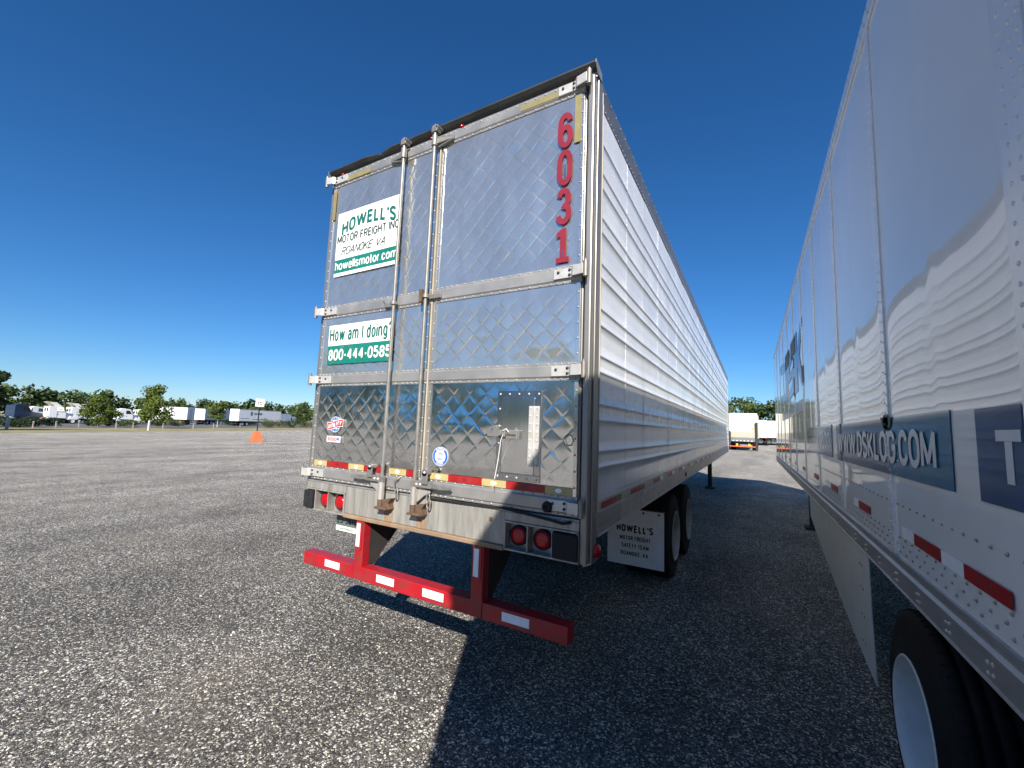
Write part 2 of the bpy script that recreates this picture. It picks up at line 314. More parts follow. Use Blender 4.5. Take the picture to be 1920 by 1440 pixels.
# ---- lettering: every character is drawn as ribbons of even width in (u, v)
def _arc(cx, cy, rx, ry, a0, a1, n=9):
    return [(cx + rx * math.cos(math.radians(a0 + (a1 - a0) * i / n)), cy + ry * math.sin(math.radians(a0 + (a1 - a0) * i / n))) for i in range(n + 1)]
def _ring(x0=0, x1=1, y0=0, y1=1):
    cx, rx = (x0 + x1) / 2, (x1 - x0) / 2; k = min(.34, (y1 - y0) / 2)
    return _arc(cx, y1 - k, rx, k, 0, 180, 10) + _arc(cx, y0 + k, rx, k, 180, 360, 10) + ["closed"]
_S = _arc(.5, .74, .5, .26, 25, 205, 8) + [(.28, .56), (.72, .45)] + _arc(.5, .26, .5, .26, 25, -155, 8)
XH = .73
_s = [(x, y * XH) for x, y in _S]
GLYPH = {
 "H": (.74, [[(0, 0), (0, 1)], [(1, 0), (1, 1)], [(0, .52), (1, .52)]]), "O": (.76, [_ring()]), "0": (.66, [_ring()]),
 "W": (1.15, [[(0, 1), (.24, 0), (.5, 1), (.76, 0), (1, 1)]]), "E": (.66, [[(1, 1), (0, 1), (0, 0), (1, 0)], [(0, .52), (.9, .52)]]),
 "L": (.62, [[(0, 1), (0, 0), (1, 0)]]), "'": (.18, [[(.6, 1), (.2, .74)]]), "S": (.70, [_S]),
 "M": (.92, [[(0, 0), (0, 1), (.5, .12), (1, 1), (1, 0)]]), "T": (.70, [[(0, 1), (1, 1)], [(.5, 1), (.5, 0)]]),
 "R": (.72, [[(0, 0), (0, 1), (.6, 1)] + _arc(.62, .75, .38, .25, 90, -90, 7) + [(0, .5)], [(.55, .5), (1, 0)]]),
 "F": (.64, [[(1, 1), (0, 1), (0, 0)], [(0, .52), (.88, .52)]]), "I": (.16, [[(.5, 0), (.5, 1)]]),
 "G": (.76, [_arc(.5, .66, .5, .34, 20, 180, 8) + _arc(.5, .34, .5, .34, 180, 360, 8) + [(1, .48), (.58, .48)]]),
 "N": (.76, [[(0, 0), (0, 1), (1, 0), (1, 1)]]), "C": (.74, [_arc(.5, .66, .5, .34, 15, 180, 8) + _arc(.5, .34, .5, .34, 180, 345, 8)]),
 "A": (.80, [[(0, 0), (.5, 1), (1, 0)], [(.2, .32), (.8, .32)]]), "K": (.74, [[(0, 0), (0, 1)], [(1, 1), (.05, .42)], [(.32, .58), (1, 0)]]),
 "V": (.78, [[(0, 1), (.5, 0), (1, 1)]]), "D": (.76, [[(0, 1), (.45, 1)] + _arc(.45, .62, .55, .38, 90, 0, 6) + _arc(.45, .38, .55, .38, 0, -90, 6) + [(0, 0), "closed"]]),
 "Y": (.74, [[(0, 1), (.5, .48), (1, 1)], [(.5, .48), (.5, 0)]]), "U": (.74, [[(0, 1)] + _arc(.5, .32, .5, .32, 180, 360, 10) + [(1, 1)]]),
 "B": (.72, [[(0, 0), (0, 1), (.6, 1)] + _arc(.62, .76, .36, .24, 90, -90, 7) + [(.1, .52)], [(.6, .52)] + _arc(.62, .26, .38, .26, 90, -90, 7) + [(0, 0)]]),
 "P": (.70, [[(0, 0), (0, 1), (.6, 1)] + _arc(.62, .74, .38, .26, 90, -90, 7) + [(0, .48)]]),
 "1": (.40, [[(.1, .78), (.62, 1), (.62, 0)]]), "2": (.66, [_arc(.5, .72, .5, .28, 170, -20, 8) + [(0, 0), (1, 0)]]),
 "3": (.66, [_arc(.48, .74, .46, .26, 165, -80, 9) + [(.36, .53)], _arc(.48, .27, .52, .27, 80, -165, 9)]),
 "4": (.70, [[(.74, 0), (.74, 1), (0, .3), (1, .3)]]), "5": (.66, [[(.92, 1), (.12, 1), (.06, .54)] + _arc(.48, .32, .52, .32, 130, -160, 10)]),
 "6": (.66, [_arc(.5, .3, .5, .3, 0, 360, 16)[:-1] + ["closed"], _arc(.5, .7, .5, .3, 20, 180, 8) + [(0, .3)]]),
 "8": (.66, [_arc(.5, .76, .44, .24, 0, 360, 16)[:-1] + ["closed"], _arc(.5, .27, .5, .27, 0, 360, 16)[:-1] + ["closed"]]),
 "9": (.66, [_arc(.5, .7, .5, .3, 0, 360, 16)[:-1] + ["closed"], _arc(.5, .3, .5, .3, 200, 360, 8) + [(1, .7)]]),
 "-": (.36, [[(0, .42), (1, .42)]]), ".": (.14, [[(.5, 0), (.5, .04)]]), ",": (.14, [[(.6, .06), (.2, -.14)]]), " ": (.30, []),
 "h": (.60, [[(0, 0), (0, 1)], [(0, .42)] + _arc(.5, .45, .5, XH - .45, 180, 0, 8) + [(1, 0)]]), "o": (.62, [_ring(0, 1, 0, XH)]),
 "w": (.90, [[(0, XH), (.25, 0), (.5, XH), (.75, 0), (1, XH)]]), "e": (.60, [[(0, .37), (1, .37)] + _arc(.5, .42, .5, XH - .42, 0, 180, 8) + _arc(.5, .30, .5, .30, 180, 330, 7)]),
 "l": (.14, [[(.5, 0), (.5, 1)]]), "s": (.56, [_s]), "m": (.98, [[(0, 0), (0, XH)], [(0, .42)] + _arc(.25, .48, .25, XH - .48, 180, 0, 7) + [(.5, 0)], [(.5, .42)] + _arc(.75, .48, .25, XH - .48, 180, 0, 7) + [(1, 0)]]),
 "t": (.34, [[(.4, 1), (.4, .12), (.6, 0), (1, 0)], [(0, XH), (1, XH)]]), "r": (.40, [[(0, 0), (0, XH)], [(0, .42)] + _arc(.7, .42, .7, XH - .42, 180, 80, 6)]),
 "c": (.56, [_arc(.5, .45, .5, XH - .45, 20, 180, 8) + _arc(.5, .28, .5, .28, 180, 340, 8)]), "a": (.58, [_arc(.5, .5, .5, XH - .5, 160, 0, 7) + [(1, 0)], [(1, .43), (.45, .42)] + _arc(.42, .21, .42, .21, 90, 270, 7) + [(1, .12)]]),
 "d": (.62, [_ring(0, 1, 0, XH), [(1, 0), (1, 1)]]), "i": (.14, [[(.5, 0), (.5, XH)], [(.5, .93), (.5, 1)]]), "n": (.60, [[(0, 0), (0, XH)], [(0, .42)] + _arc(.5, .45, .5, XH - .45, 180, 0, 8) + [(1, 0)]]),
 "g": (.62, [_ring(0, 1, .02, XH), [(1, XH), (1, -.08)] + _arc(.5, -.08, .5, .18, 0, -150, 7)]), "?": (.58, [_arc(.5, .74, .5, .26, 170, -30, 8) + [(.5, .42), (.5, .26)], [(.5, 0), (.5, .05)]])}
def ribbon(pts, wd):
    closed = pts[-1] == "closed"; P = [Vector((a, b)) for a, b in (pts[:-1] if closed else pts)]
    Q_ = [P[0]]
    for q in P[1:]:
        if (q - Q_[-1]).length > 1e-5: Q_.append(q)
    if closed and (Q_[0] - Q_[-1]).length < 1e-5: Q_.pop()
    P = Q_; n = len(P); vs = []
    for i in range(n):
        a = P[i] - P[i - 1] if (i or closed) else None; b = P[(i + 1) % n] - P[i] if (i < n - 1 or closed) else None
        a = (a or b).normalized(); b = (b or a).normalized(); na = Vector((-a.y, a.x)); nb = Vector((-b.y, b.x)); m = na + nb
        if m.length < 1e-4: m = na
        m.normalize(); k = 1 / max(.5, m.dot(na)); o = m * (wd / 2 * k); vs += [P[i] + o, P[i] - o]
    fs = [(2 * i, 2 * i + 1, 2 * ((i + 1) % n) + 1, 2 * ((i + 1) % n)) for i in range(n if closed else n - 1)]
    return vs, fs
def split_sharp(pts):
    """cut a stroke at sharp corners so that each piece keeps its full width"""
    if pts[-1] == "closed": return [pts]
    out, cur = [], [pts[0]]
    for i in range(1, len(pts)):
        cur.append(pts[i])
        if i < len(pts) - 1:
            a = Vector(pts[i]) - Vector(pts[i - 1]); b = Vector(pts[i + 1]) - Vector(pts[i])
            if a.length > 1e-6 and b.length > 1e-6 and a.normalized().dot(b.normalized()) < -.15:
                out.append(cur); cur = [pts[i]]
    return out + [cur]
def glyphs(txt, h, width=None, bold=0.0, shear=0.0, gap=None):
    """strokes as (u, v, layer); bold is the stroke width as a share of the height"""
    wt = (bold or .12) * h; nat = sum(GLYPH[c][0] for c in txt) * h; gp = (wt * .16 + .055 * h) if gap is None else gap * h
    k = 1.0
    if width: k = max(.15, (width - gp * (len(txt) - 1) - wt * len(txt) * 0) / nat)
    x = 0; vs, fs = [], []
    for c in txt:
        gw, st = GLYPH[c]; w_ = gw * h * k; iw = max(0, w_ - wt) ; off = (w_ - iw) / 2
        for j, sx in enumerate(st):
            pts = [q if q == "closed" else (x + off + q[0] * iw, wt / 2 + q[1] * (h - wt)) for q in sx]
            for jj, piece in enumerate(split_sharp(pts)):
                v, f = ribbon(piece, wt); o = len(vs); vs += [(a.x + shear * a.y, a.y, j + jj) for a in v]; fs += [tuple(i + o for i in q) for q in f]
        x += w_ + gp
    return vs, fs
LAYER = .00025
def lettering(mb, txt, h, mapper, axis=1, **kw):
    v, f = glyphs(txt, h, **kw); out = []
    for a, b, j in v:
        q = list(mapper(a, b)); q[axis] -= j * LAYER; out.append(q)
    mb.add(out, f)

# ------------------------------------------------------------------ ground
def sp(t, k=6.0):                               # smooth ramp
    return t if t > 30 else math.log1p(math.exp(t / k)) * k
def H(x, y):
    return -.0073 * sp(-x - 10) + .0075 * sp(y - 14) - .0078 * 0 - H0
H0 = 0.0
H0 = H(1.3, 3.0)
def ray(px, py):
    return fwd + rgt * ((px - 960) / FPX) + upv * ((720 - py) / FPX)
def ghit(px, py):                               # where a line of sight meets the ground
    d = ray(px, py); lo, hi = 1.0, 900.0
    for i in range(60):
        m = (lo + hi) / 2; q = CAM + d * m
        if q.z > H(q.x, q.y): lo = m
        else: hi = m
    q = CAM + d * lo; return Vector((q.x, q.y, H(q.x, q.y)))
def gpos(px, depth):                            # ground point under image column px at a given depth
    d = ray(px, 800); t = depth; q = CAM + d * t
    return Vector((q.x, q.y, H(q.x, q.y)))

def sheet(name, xs, ys, m, dz=0, fn=None):
    vs = [(x, y, H(x, y) + dz) for y in ys for x in xs]; nx = len(xs)
    fs = [(j * nx + i, j * nx + i + 1, (j + 1) * nx + i + 1, (j + 1) * nx + i) for j in range(len(ys) - 1) for i in range(nx - 1)]
    mb = MB(); mb.add(vs, fs, True); o = mb.build(name, m); o["kind"] = "structure"; return o
ax = [-700, -500, -350, -250, -180, -140, -110, -90, -75, -62, -50, -42, -35, -28, -22, -16, -10, -5, 0, 4, 8, 14, 25, 40, 70, 120, 220, 400, 700]
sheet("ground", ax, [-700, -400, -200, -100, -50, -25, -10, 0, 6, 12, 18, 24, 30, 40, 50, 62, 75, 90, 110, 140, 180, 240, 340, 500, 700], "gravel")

def band(name, cols, rowsfn, m, dz):
    """a strip of ground between image rows, laid on the terrain"""
    rows = [[ghit(px, py) for py in rowsfn(px)] for px in cols]; n = len(rows[0])
    vs = [q + Vector((0, 0, dz)) for r in rows for q in r]
    fs = [(i * n + k, (i + 1) * n + k, (i + 1) * n + k + 1, i * n + k + 1) for i in range(len(cols) - 1) for k in range(n - 1)]
    mb = MB(); mb.add(vs, fs, True); o = mb.build(name, m); o["kind"] = "structure"; return o
COLS = list(range(-260, 700, 30))
hz = lambda px: 800.3 + (px - 960) * .0374
edge = lambda px: 812 - .009 * px
lotl = lambda px: hz(px) + (edge(px) - hz(px)) * .80
band("grass_verge", COLS, lambda px: [edge(px), edge(px) * .5 + lotl(px) * .5, lotl(px)], "verge_grass", .012)
band("parking_lot", COLS, lambda px: [lotl(px), hz(px) + (lotl(px) - hz(px)) * .75, hz(px) + (lotl(px) - hz(px)) * .5, hz(px) + (lotl(px) - hz(px)) * .36], "asphalt", .02)
band("grass_field", COLS, lambda px: [hz(px) + (lotl(px) - hz(px)) * .36, hz(px) + (lotl(px) - hz(px)) * .25, hz(px) + (lotl(px) - hz(px)) * .17], "verge_grass", .03)

# scattered loose stones
def pebbles():
    rnd = random.Random(3)
    ico_v = []
    t = (1 + 5 ** .5) / 2
    for a, b in ((-1, t), (1, t), (-1, -t), (1, -t)):
        ico_v += [(a, b, 0), (0, a, b), (b, 0, a)]
    V0 = np.array(ico_v) / math.sqrt(1 + t * t)
    # hull faces of an icosahedron
    F0 = []
    for i in range(12):
        for j in range(i + 1, 12):
            for k in range(j + 1, 12):
                if all(abs(np.linalg.norm(V0[p] - V0[q]) - 1.0515) < .02 for p, q in ((i, j), (j, k), (i, k))):
                    n = np.cross(V0[j] - V0[i], V0[k] - V0[i]); F0.append((i, j, k) if n @ V0[i] > 0 else (i, k, j))
    for name, m, count in (("loose_gravel", "pebble_light", 6000), ("loose_gravel", "pebble_grey", 6000)):
        vs, fs = [], []
        for c in range(count):
            d = 1.2 + 11 * rnd.random() ** 1.6; a = YAW + (rnd.random() - .5) * 2.1
            x = CAM.x + math.sin(a) * d; y = CAM.y + math.cos(a) * d
            s = .003 + .0065 * rnd.random() ** 3
            if rnd.random() < .02: s *= 1.7
            R = Matrix.Rotation(rnd.random() * 6.28, 3, 'Z')
            sc = np.array([s * rnd.uniform(.8, 1.4), s * rnd.uniform(.7, 1.1), s * rnd.uniform(.5, .8)])
            v = (V0 * (1 + (np.array([rnd.random() for _ in range(12)])[:, None] - .5) * .5) * sc) @ np.array(R).T
            o = len(vs); z = H(x, y) + sc[2] * .55
            vs += (v + [x, y, z]).tolist(); fs += [(i + o, j + o, k + o) for i, j, k in F0]
        mb = MB(); mb.add(vs, fs); o = mb.build(name, m, kind="stuff")
        tag(o, "pale loose stones lying on the gravel lot" if m == "pebble_light" else "bluish grey loose stones lying on the gravel lot", "gravel")
pebbles()

# ------------------------------------------------------------------ wheels
def wheel_meshes(rimmat, tyremat, n=48):
    mt = MB()
    prof = [(-.02, .30), (-.015, .33), (.0, .36), (-.005, .42), (0.0, .47), (.012, .495), (.03, .505), (.05, .506), (.052, .494), (.062, .494), (.064, .507), (.10, .508), (.102, .494), (.113, .494), (.115, .508),
            (.155, .508), (.157, .494), (.168, .494), (.17, .507), (.205, .506), (.207, .494), (.217, .494), (.219, .505), (.24, .503), (.262, .49), (.275, .45), (.275, .38), (.27, .31)]
    mt.lathe(prof, (0, 0, 0), n=n)
    # fine tread blocks: shallow sipes across the shoulder
    for i in range(n):
        t = 2 * math.pi * i / n; y, z = math.cos(t), math.sin(t)
        mt.cyl((.012, y * .4955, z * .4955), (.03, y * .5062, z * .5062), .004, n=4)
    mr = MB()
    mr.lathe([(-.022, .300), (-.028, .292), (-.02, .284), (.02, .276), (.14, .264), (.19, .25), (.205, .22), (.21, .15), (.195, .145), (.19, .10)], (0, 0, 0), n=n)
    mh = MB(); mh.lathe([(.20, .115), (.13, .11), (.12, .10), (.11, .09), (.07, .08), (.06, .065), (.058, 0.0)], (0, 0, 0), n=24)
    for i in range(10):
        t = 2 * math.pi * i / 10; mh.cyl((.212, .19 * math.cos(t), .19 * math.sin(t)), (.175, .19 * math.cos(t), .19 * math.sin(t)), .014, n=6)
    out = []
    for mb, m, nm in ((mt, tyremat, "tyre"), (mr, rimmat, "rim"), (mh, "chassis_dark", "hub")):
        me = bpy.data.meshes.new(nm); me.from_pydata([list(q) for q in mb.v], [], mb.f); me.polygons.foreach_set("use_smooth", mb.sm); me.materials.append(MATS[m]); out.append((nm, me))
    return out
WH_A = wheel_meshes("rim_grey", "tyre_rubber"); WH_B = wheel_meshes("rim_white", "tyre_rubber", 64)
def put_wheel(parent, WH, x, y, z, flip=False, outer=True):
    o = parent.location
    t = inst("wheel", WH[0][1], parent, (x - o.x, y - o.y, z - o.z), (0, 0, math.pi if flip else 0))
    for nm, me in WH[1:]:
        if outer or nm == "rim":
            inst(nm, me, t, (0, 0, 0))
    return t

# ------------------------------------------------------------------ refrigerated trailer (silver)
W_, LEN = 2.59, 16.15
A = thing("refrigerated_trailer", "silver refrigerated trailer with quilted rear doors numbered 6031 and red rear bumper", "trailer", (1.295, 0, 0))

# body shell behind the frame: left wall, front wall, roof, floor
MB().box(0.004, .06, .1, LEN, 1.37, 4.06).build("left_wall", "aluminium_side", A)
MB().box(0.004, W_ - .004, LEN, LEN + .06, 1.16, 4.06).build("front_wall", "aluminium_side", A)
MB().box(0.02, W_ - .02, .08, LEN, 4.06, 4.085).build("roof", "aluminium", A)
MB().box(0.03, W_ - .03, .12, LEN, 1.22, 1.36).build("floor", "under_dark", A)
for i in range(36):
    yy = .5 + i * .435
    if i == 0:
        me0 = MB().box(-1.24, 1.24, -.03, .03, 1.12, 1.218).build("floor_crossmember", "under_dark", A, org=(0, 0, 0))
        me0.location = (0, yy, 0); me0 = me0.data
    else:
        inst("floor_crossmember", me0, A, (0, yy, 0))
MB().box(.04, W_ - .1, .15, LEN - .1, 1.38, 4.0).build("insulated_core", "under_dark", A)

# right wall: ribbed panels
RIBS = [3.664, 3.464, 3.365, 3.162, 3.066, 2.857, 2.763, 2.559, 2.454, 2.258, 2.156, 1.956, 1.857, 1.665, 1.564]
def side_panel_mesh(seed, wd=.632, dent=0.0):
    rnd = random.Random(seed)
    zs = [(1.372, 0)]
    for r in sorted(RIBS):
        zs += [(r - .0125, 0), (r - .0105, .003), (r - .005, .0055), (r + .004, .006), (r + .009, .0035), (r + .012, 0)]
    zs.append((3.885, 0))
    out = [zs[0]]
    for a, b in zip(zs[:-1], zs[1:]):
        if b[0] - a[0] > .05:
            k = 3
            for i in range(1, k + 1): out.append((a[0] + (b[0] - a[0]) * i / k, a[1] + (b[1] - a[1]) * i / k))
        else: out.append(b)
    nx = 9; vs = []
    for j in range(nx):
        y = wd * j / (nx - 1)
        for z, d in out:
            q = mnoise.noise(Vector((y * 2.2 + seed * 7.1, z * 2.0, seed))) * .0014
            if dent and z < 1.56:
                q -= dent * math.exp(-((y - .25) / .2) ** 2 - ((z - 1.45) / .09) ** 2) * (1 + .6 * math.sin(y * 30 + z * 20))
            vs.append((d + q, y, z))
    m = len(out); mb = MB()
    mb.add(vs, [(j * m + k, (j + 1) * m + k, (j + 1) * m + k + 1, j * m + k + 1) for j in range(nx - 1) for k in range(m - 1)], True)
    mb.add([(.001, wd + .0, 1.372), (-.03, wd, 1.372), (-.03, wd, 3.885), (.001, wd, 3.885)], [(0, 1, 2, 3)])
    me = bpy.data.meshes.new("side_panel"); me.from_pydata(mb.v, [], mb.f); me.polygons.foreach_set("use_smooth", mb.sm); me.materials.append(MATS["aluminium_side"]); return me
SP = [side_panel_mesh(s) for s in range(5)]
nS = 26; ps = (LEN - .10) / nS
for i in range(nS):
    me = side_panel_mesh(11, dent=.02) if i == 0 else SP[(i * 7 + 3) % 5]
    inst("side_panel", me, A, (W_ - 1.295 - (.0018 if i % 2 else 0), .10 + i * ps, 0))
rv = MB()
for i in range(nS + 1):
    y = .165 + i * ps if i == 0 else .10 + i * ps + .012
    z = 1.42
    while z < 3.86:
        if not any(abs(z - r) < .022 for r in RIBS): rv.rivet((W_ + .0003, min(y, LEN - .02), z), (1, 0, 0), .0042, .0012)
        z += .062
for k in range(260): rv.rivet((W_ + .0005, .15 + k * .0613, 1.392), (1, 0, 0), .006, .004)
for k in range(260): rv.rivet((W_ + .0045, .15 + k * .0613, 3.905), (1, 0, 0), .006, .004)
for k in range(130): rv.rivet((W_ + .0045, .15 + k * .1226, 4.04), (1, 0, 0), .006, .004)
rv.build("wall_rivets", "rail_metal", A, kind="stuff")

# rails of the right and left walls
tr = MB().box(W_ - .07, W_ + .004, .10, LEN, 3.887, 4.02).box(W_ - .07, W_ + .001, .10, LEN, 4.0205, 4.075); tr.build("top_rail", "rail_dark", A, .004)
MB().box(0, .07, .10, LEN, 3.89, 4.09).build("top_rail", "rail_metal", A)
lr = MB().box(W_ - .05, W_ + .004, .11, LEN, 1.306, 1.371).box(W_ - .05, W_ + .009, .11, LEN, 1.296, 1.305).box(W_ - .05, W_ + .003, .11, LEN, 1.172, 1.295).box(W_ - .05, W_ + .012, .11, LEN, 1.158, 1.1715)
lower_rail = lr.build("lower_rail", "rail_metal", A, .003)
MB().box(0, .05, .11, LEN, 1.158, 1.371).build("lower_rail", "rail_metal", A)
MB().box(W_ + .0035, W_ + .0065, .11, .62, 1.165, 1.294).build("reinforcing_plate", "aluminium", A, .002)
rr = MB()
for k in range(28): 
    for z in (1.19, 1.235): rr.rivet((W_ + .0065, .14 + k * .0175, z), (1, 0, 0), .006, .004)
for k in range(60):
    for z in (1.20, 1.26): rr.rivet((W_ + .003, .75 + k * .25, z), (1, 0, 0), .008, .005)
rr.build("rail_rivets", "aluminium", A, kind="stuff")
for y in (.18, .907, 1.759, 2.491, 3.315, 4.15, 5.0, 5.85, 6.7, 7.6, 8.5, 9.4, 10.3, 11.2, 12.1, 13.0, 13.9, 14.8, 15.5):
    MB().box(W_ + .004, W_ + .006, y, y + .31, 1.313, 1.352).build("reflective_tape", "tape_red", lower_rail)
    MB().box(W_ + .004, W_ + .0058, y + .312, y + .46, 1.313, 1.352).build("reflective_tape", "tape_white" if y > 1 else "tape_gold", lower_rail)
MB().lathe([(0, .035), (.012, .03), (.02, 0)], (W_ + .003, 3.9, 1.235), n=12).build("side_marker_lamp", "lens_red", lower_rail)
MB().box(W_ + .003, W_ + .03, 1.25, 1.30, 1.20, 1.28).cyl((W_ + .016, 1.27, 1.28), (W_ + .016, 1.36, 1.30), .012).build("tie_hook", "rail_metal", lower_rail)

# rear frame
YF = -.02
MB().box(.0, .05, YF, .1, 1.03, 4.04).build("rear_post", "post_metal", A, .006)
pr = MB().box(2.541, 2.583, YF - .022, .06, 1.03, 4.045); pr.build("rear_post", "post_metal", A, .008)
MB().box(2.5835, W_ + .004, .012, .098, 1.02, 4.07).build("corner_strip", "post_metal", A, .004)
MB().box(2.586, W_ + .008, .0985, .112, 1.37, 3.93).build("corner_strip", "seal_light", A, .003)
MB().box(0, W_, YF + .003, .1, 4.041, 4.08).build("header", "aluminium", A, .004)
# rain visor: folded plate with a dent, open to the rear
vis = MB(); prof = []
xs = [-.005, .25, .50, .62, .655, .69, .80, 1.1, 1.6, 2.1, W_ + .004]
for x in xs:
    dz = -.02 * math.exp(-((x - .655) / .03) ** 2) ; dy = .02 * math.exp(-((x - .655) / .06) ** 2)
    prof.append([(x, YF + .001, 4.080), (x, -.04 + dy * .4, 4.087 + dz * .3), (x, -.062 + dy, 4.108 + dz), (x, -.064 + dy, 4.118 + dz), (x, -.04, 4.107), (x, .05, 4.10), (x, .05, 4.083)])
n = 7; vs = [q for r in prof for q in r]
vis.add(vs, [(i * n + k, i * n + (k + 1) % n, (i + 1) * n + (k + 1) % n, (i + 1) * n + k) for i in range(len(xs) - 1) for k in range(n)] + [tuple(range(n)), tuple(range((len(xs) - 1) * n, len(xs) * n))[::-1]])
visor = vis.build("rain_visor", "cap_dark", A)
MB().prism([(W_ + .0045, -.066, 4.121), (W_ + .0045, -.066, 4.10), (W_ + .0045, -.02, 4.05), (W_ + .0045, .05, 4.05), (W_ + .0045, .05, 4.105)], (.006, 0, 0)).build("visor_end", "aluminium", A)
MB().prism([(-.006, -.066, 4.121), (-.006, -.066, 4.09), (-.006, -.02, 4.03), (-.006, .05, 4.05), (-.006, .05, 4.105)], (-.006, 0, 0)).build("visor_end", "aluminium", A)
vb = MB()
for k in range(48):
    vb.rivet((.06 + k * .0525, -.047, 4.0945), (0, -.5, -.8), .005, .003)
vb.build("visor_rivets", "cap_dark", A, kind="stuff")
for x in (.147, .92, 1.222, 1.52, 2.46):
    MB().lathe([(0, .022), (-.012, .02), (-.02, 0.0)], (x, YF - .0, 4.068), 'y', 12).build("marker_lamp", "lens_dark", A)

# sill
sill = MB().box(.545, 2.045, -.045, .25, 1.052, 1.262).build("sill", "sill_metal", A, .006)
MB().box(.545, 2.045, -.060, .26, 1.022, 1.0515).build("sill_lip", "rusty_edge", sill, .005)
MB().box(.05, 2.54, -.048, .25, 1.2625, 1.276).build("sill_cap", "aluminium", sill, .003)
for x, wd in ((1.035, .045), (1.36, .04)):
    mb = MB(); mb.box(x - wd, x + wd, -.0465, -.0456, 1.055, 1.16 if x < 1.2 else 1.13); mb.build("rust_streak", "rust_streak", sill)
MB().box(1.93, 1.955, -.0465, -.0456, 1.185, 1.212).build("rust_streak", "rust", sill)

def lamp_box(xc0, xc1, mirror):
    """recessed lamp housing at a corner of the sill"""
    root = MB()
    x0, x1 = xc0, xc1
    root.box(x0, x1, .012, .25, 1.03, 1.262)                          # back
    h = root.build("lamp_housing", "aluminium", A)
    f = MB(); t = .012
    f.box(x0, x1, -.055, .0115, 1.030, 1.042).box(x0, x1, -.055, .0115, 1.196, 1.208).box(x0, x0 + t, -.055, .0115, 1.0425, 1.1955).box(x1 - t, x1, -.055, .0115, 1.0425, 1.1955)
    cells = (.165, .165, .12)
    seq = cells if not mirror else cells[::-1]; x = x0; xsplit = []
    for c in seq[:-1]:
        x += c; xsplit.append(x); f.box(x - .005, x + .005, -.053, .0115, 1.0425, 1.1955)
    f.box(x0, x1, -.046, .0115, 1.2085, 1.262)
    f.build("housing_frame", "sill_metal", h, .004)
    cs = [x0] + xsplit + [x1]
    order = [0, 1] if not mirror else [1, 2]
    for k in order:
        cx = (cs[k] + cs[k + 1]) / 2
        MB().lathe([(.0115, .062), (-.012, .062), (-.016, .056), (-.010, .052)], (cx, 0, 1.119), 'y', 28).build("lamp_grommet", "rubber", h)
        MB().lathe([(-.010, .0525), (-.018, .049), (-.024, .03), (-.026, 0)], (cx, 0, 1.119), 'y', 28).build("tail_lamp", "lens_red", h)
    k = 2 if not mirror else 0
    b0, b1 = cs[k] + .007, cs[k + 1] - (.001 if not mirror else .007)
    if mirror: b0 -= .01
    bb = MB().box(b0, b1, -.075, .0115, 1.046, 1.19); 
    bb.cyl(((b0 + b1) / 2, -.078, 1.155), ((b0 + b1) / 2, -.070, 1.155), .012).cyl(((b0 + b1) / 2, -.078, 1.08), ((b0 + b1) / 2, -.070, 1.08), .012)
    bb.build("dock_bumper", "rubber", A, .006)
lamp_box(2.046, 2.54, False); lamp_box(.05, .544, True)
MB().cyl((2.575, -.02, 1.08), (2.60, .05, 1.095), .0).lathe([(0, .04), (.02, .038), (.035, 0)], (2.594, .09, 1.085), n=14).build("corner_lamp", "lens_red", A)
MB().prism([(2.54, .02, 1.03), (2.585, .02, 1.03), (2.585, .02, 1.02), (2.54, .02, 1.0)], (0, .18, 0)).build("corner_gusset", "post_metal", A)
# flattened tube / torn weather strip under the right door
MB().tube([(2.04, -.062, 1.283), (2.2, -.066, 1.272), (2.36, -.07, 1.258), (2.45, -.078, 1.25), (2.50, -.07, 1.262)], .010, 6).tube([(1.44, -.058, 1.272), (1.7, -.06, 1.276), (2.04, -.062, 1.283)], .007, 6).build("weather_strip", "rubber", A)

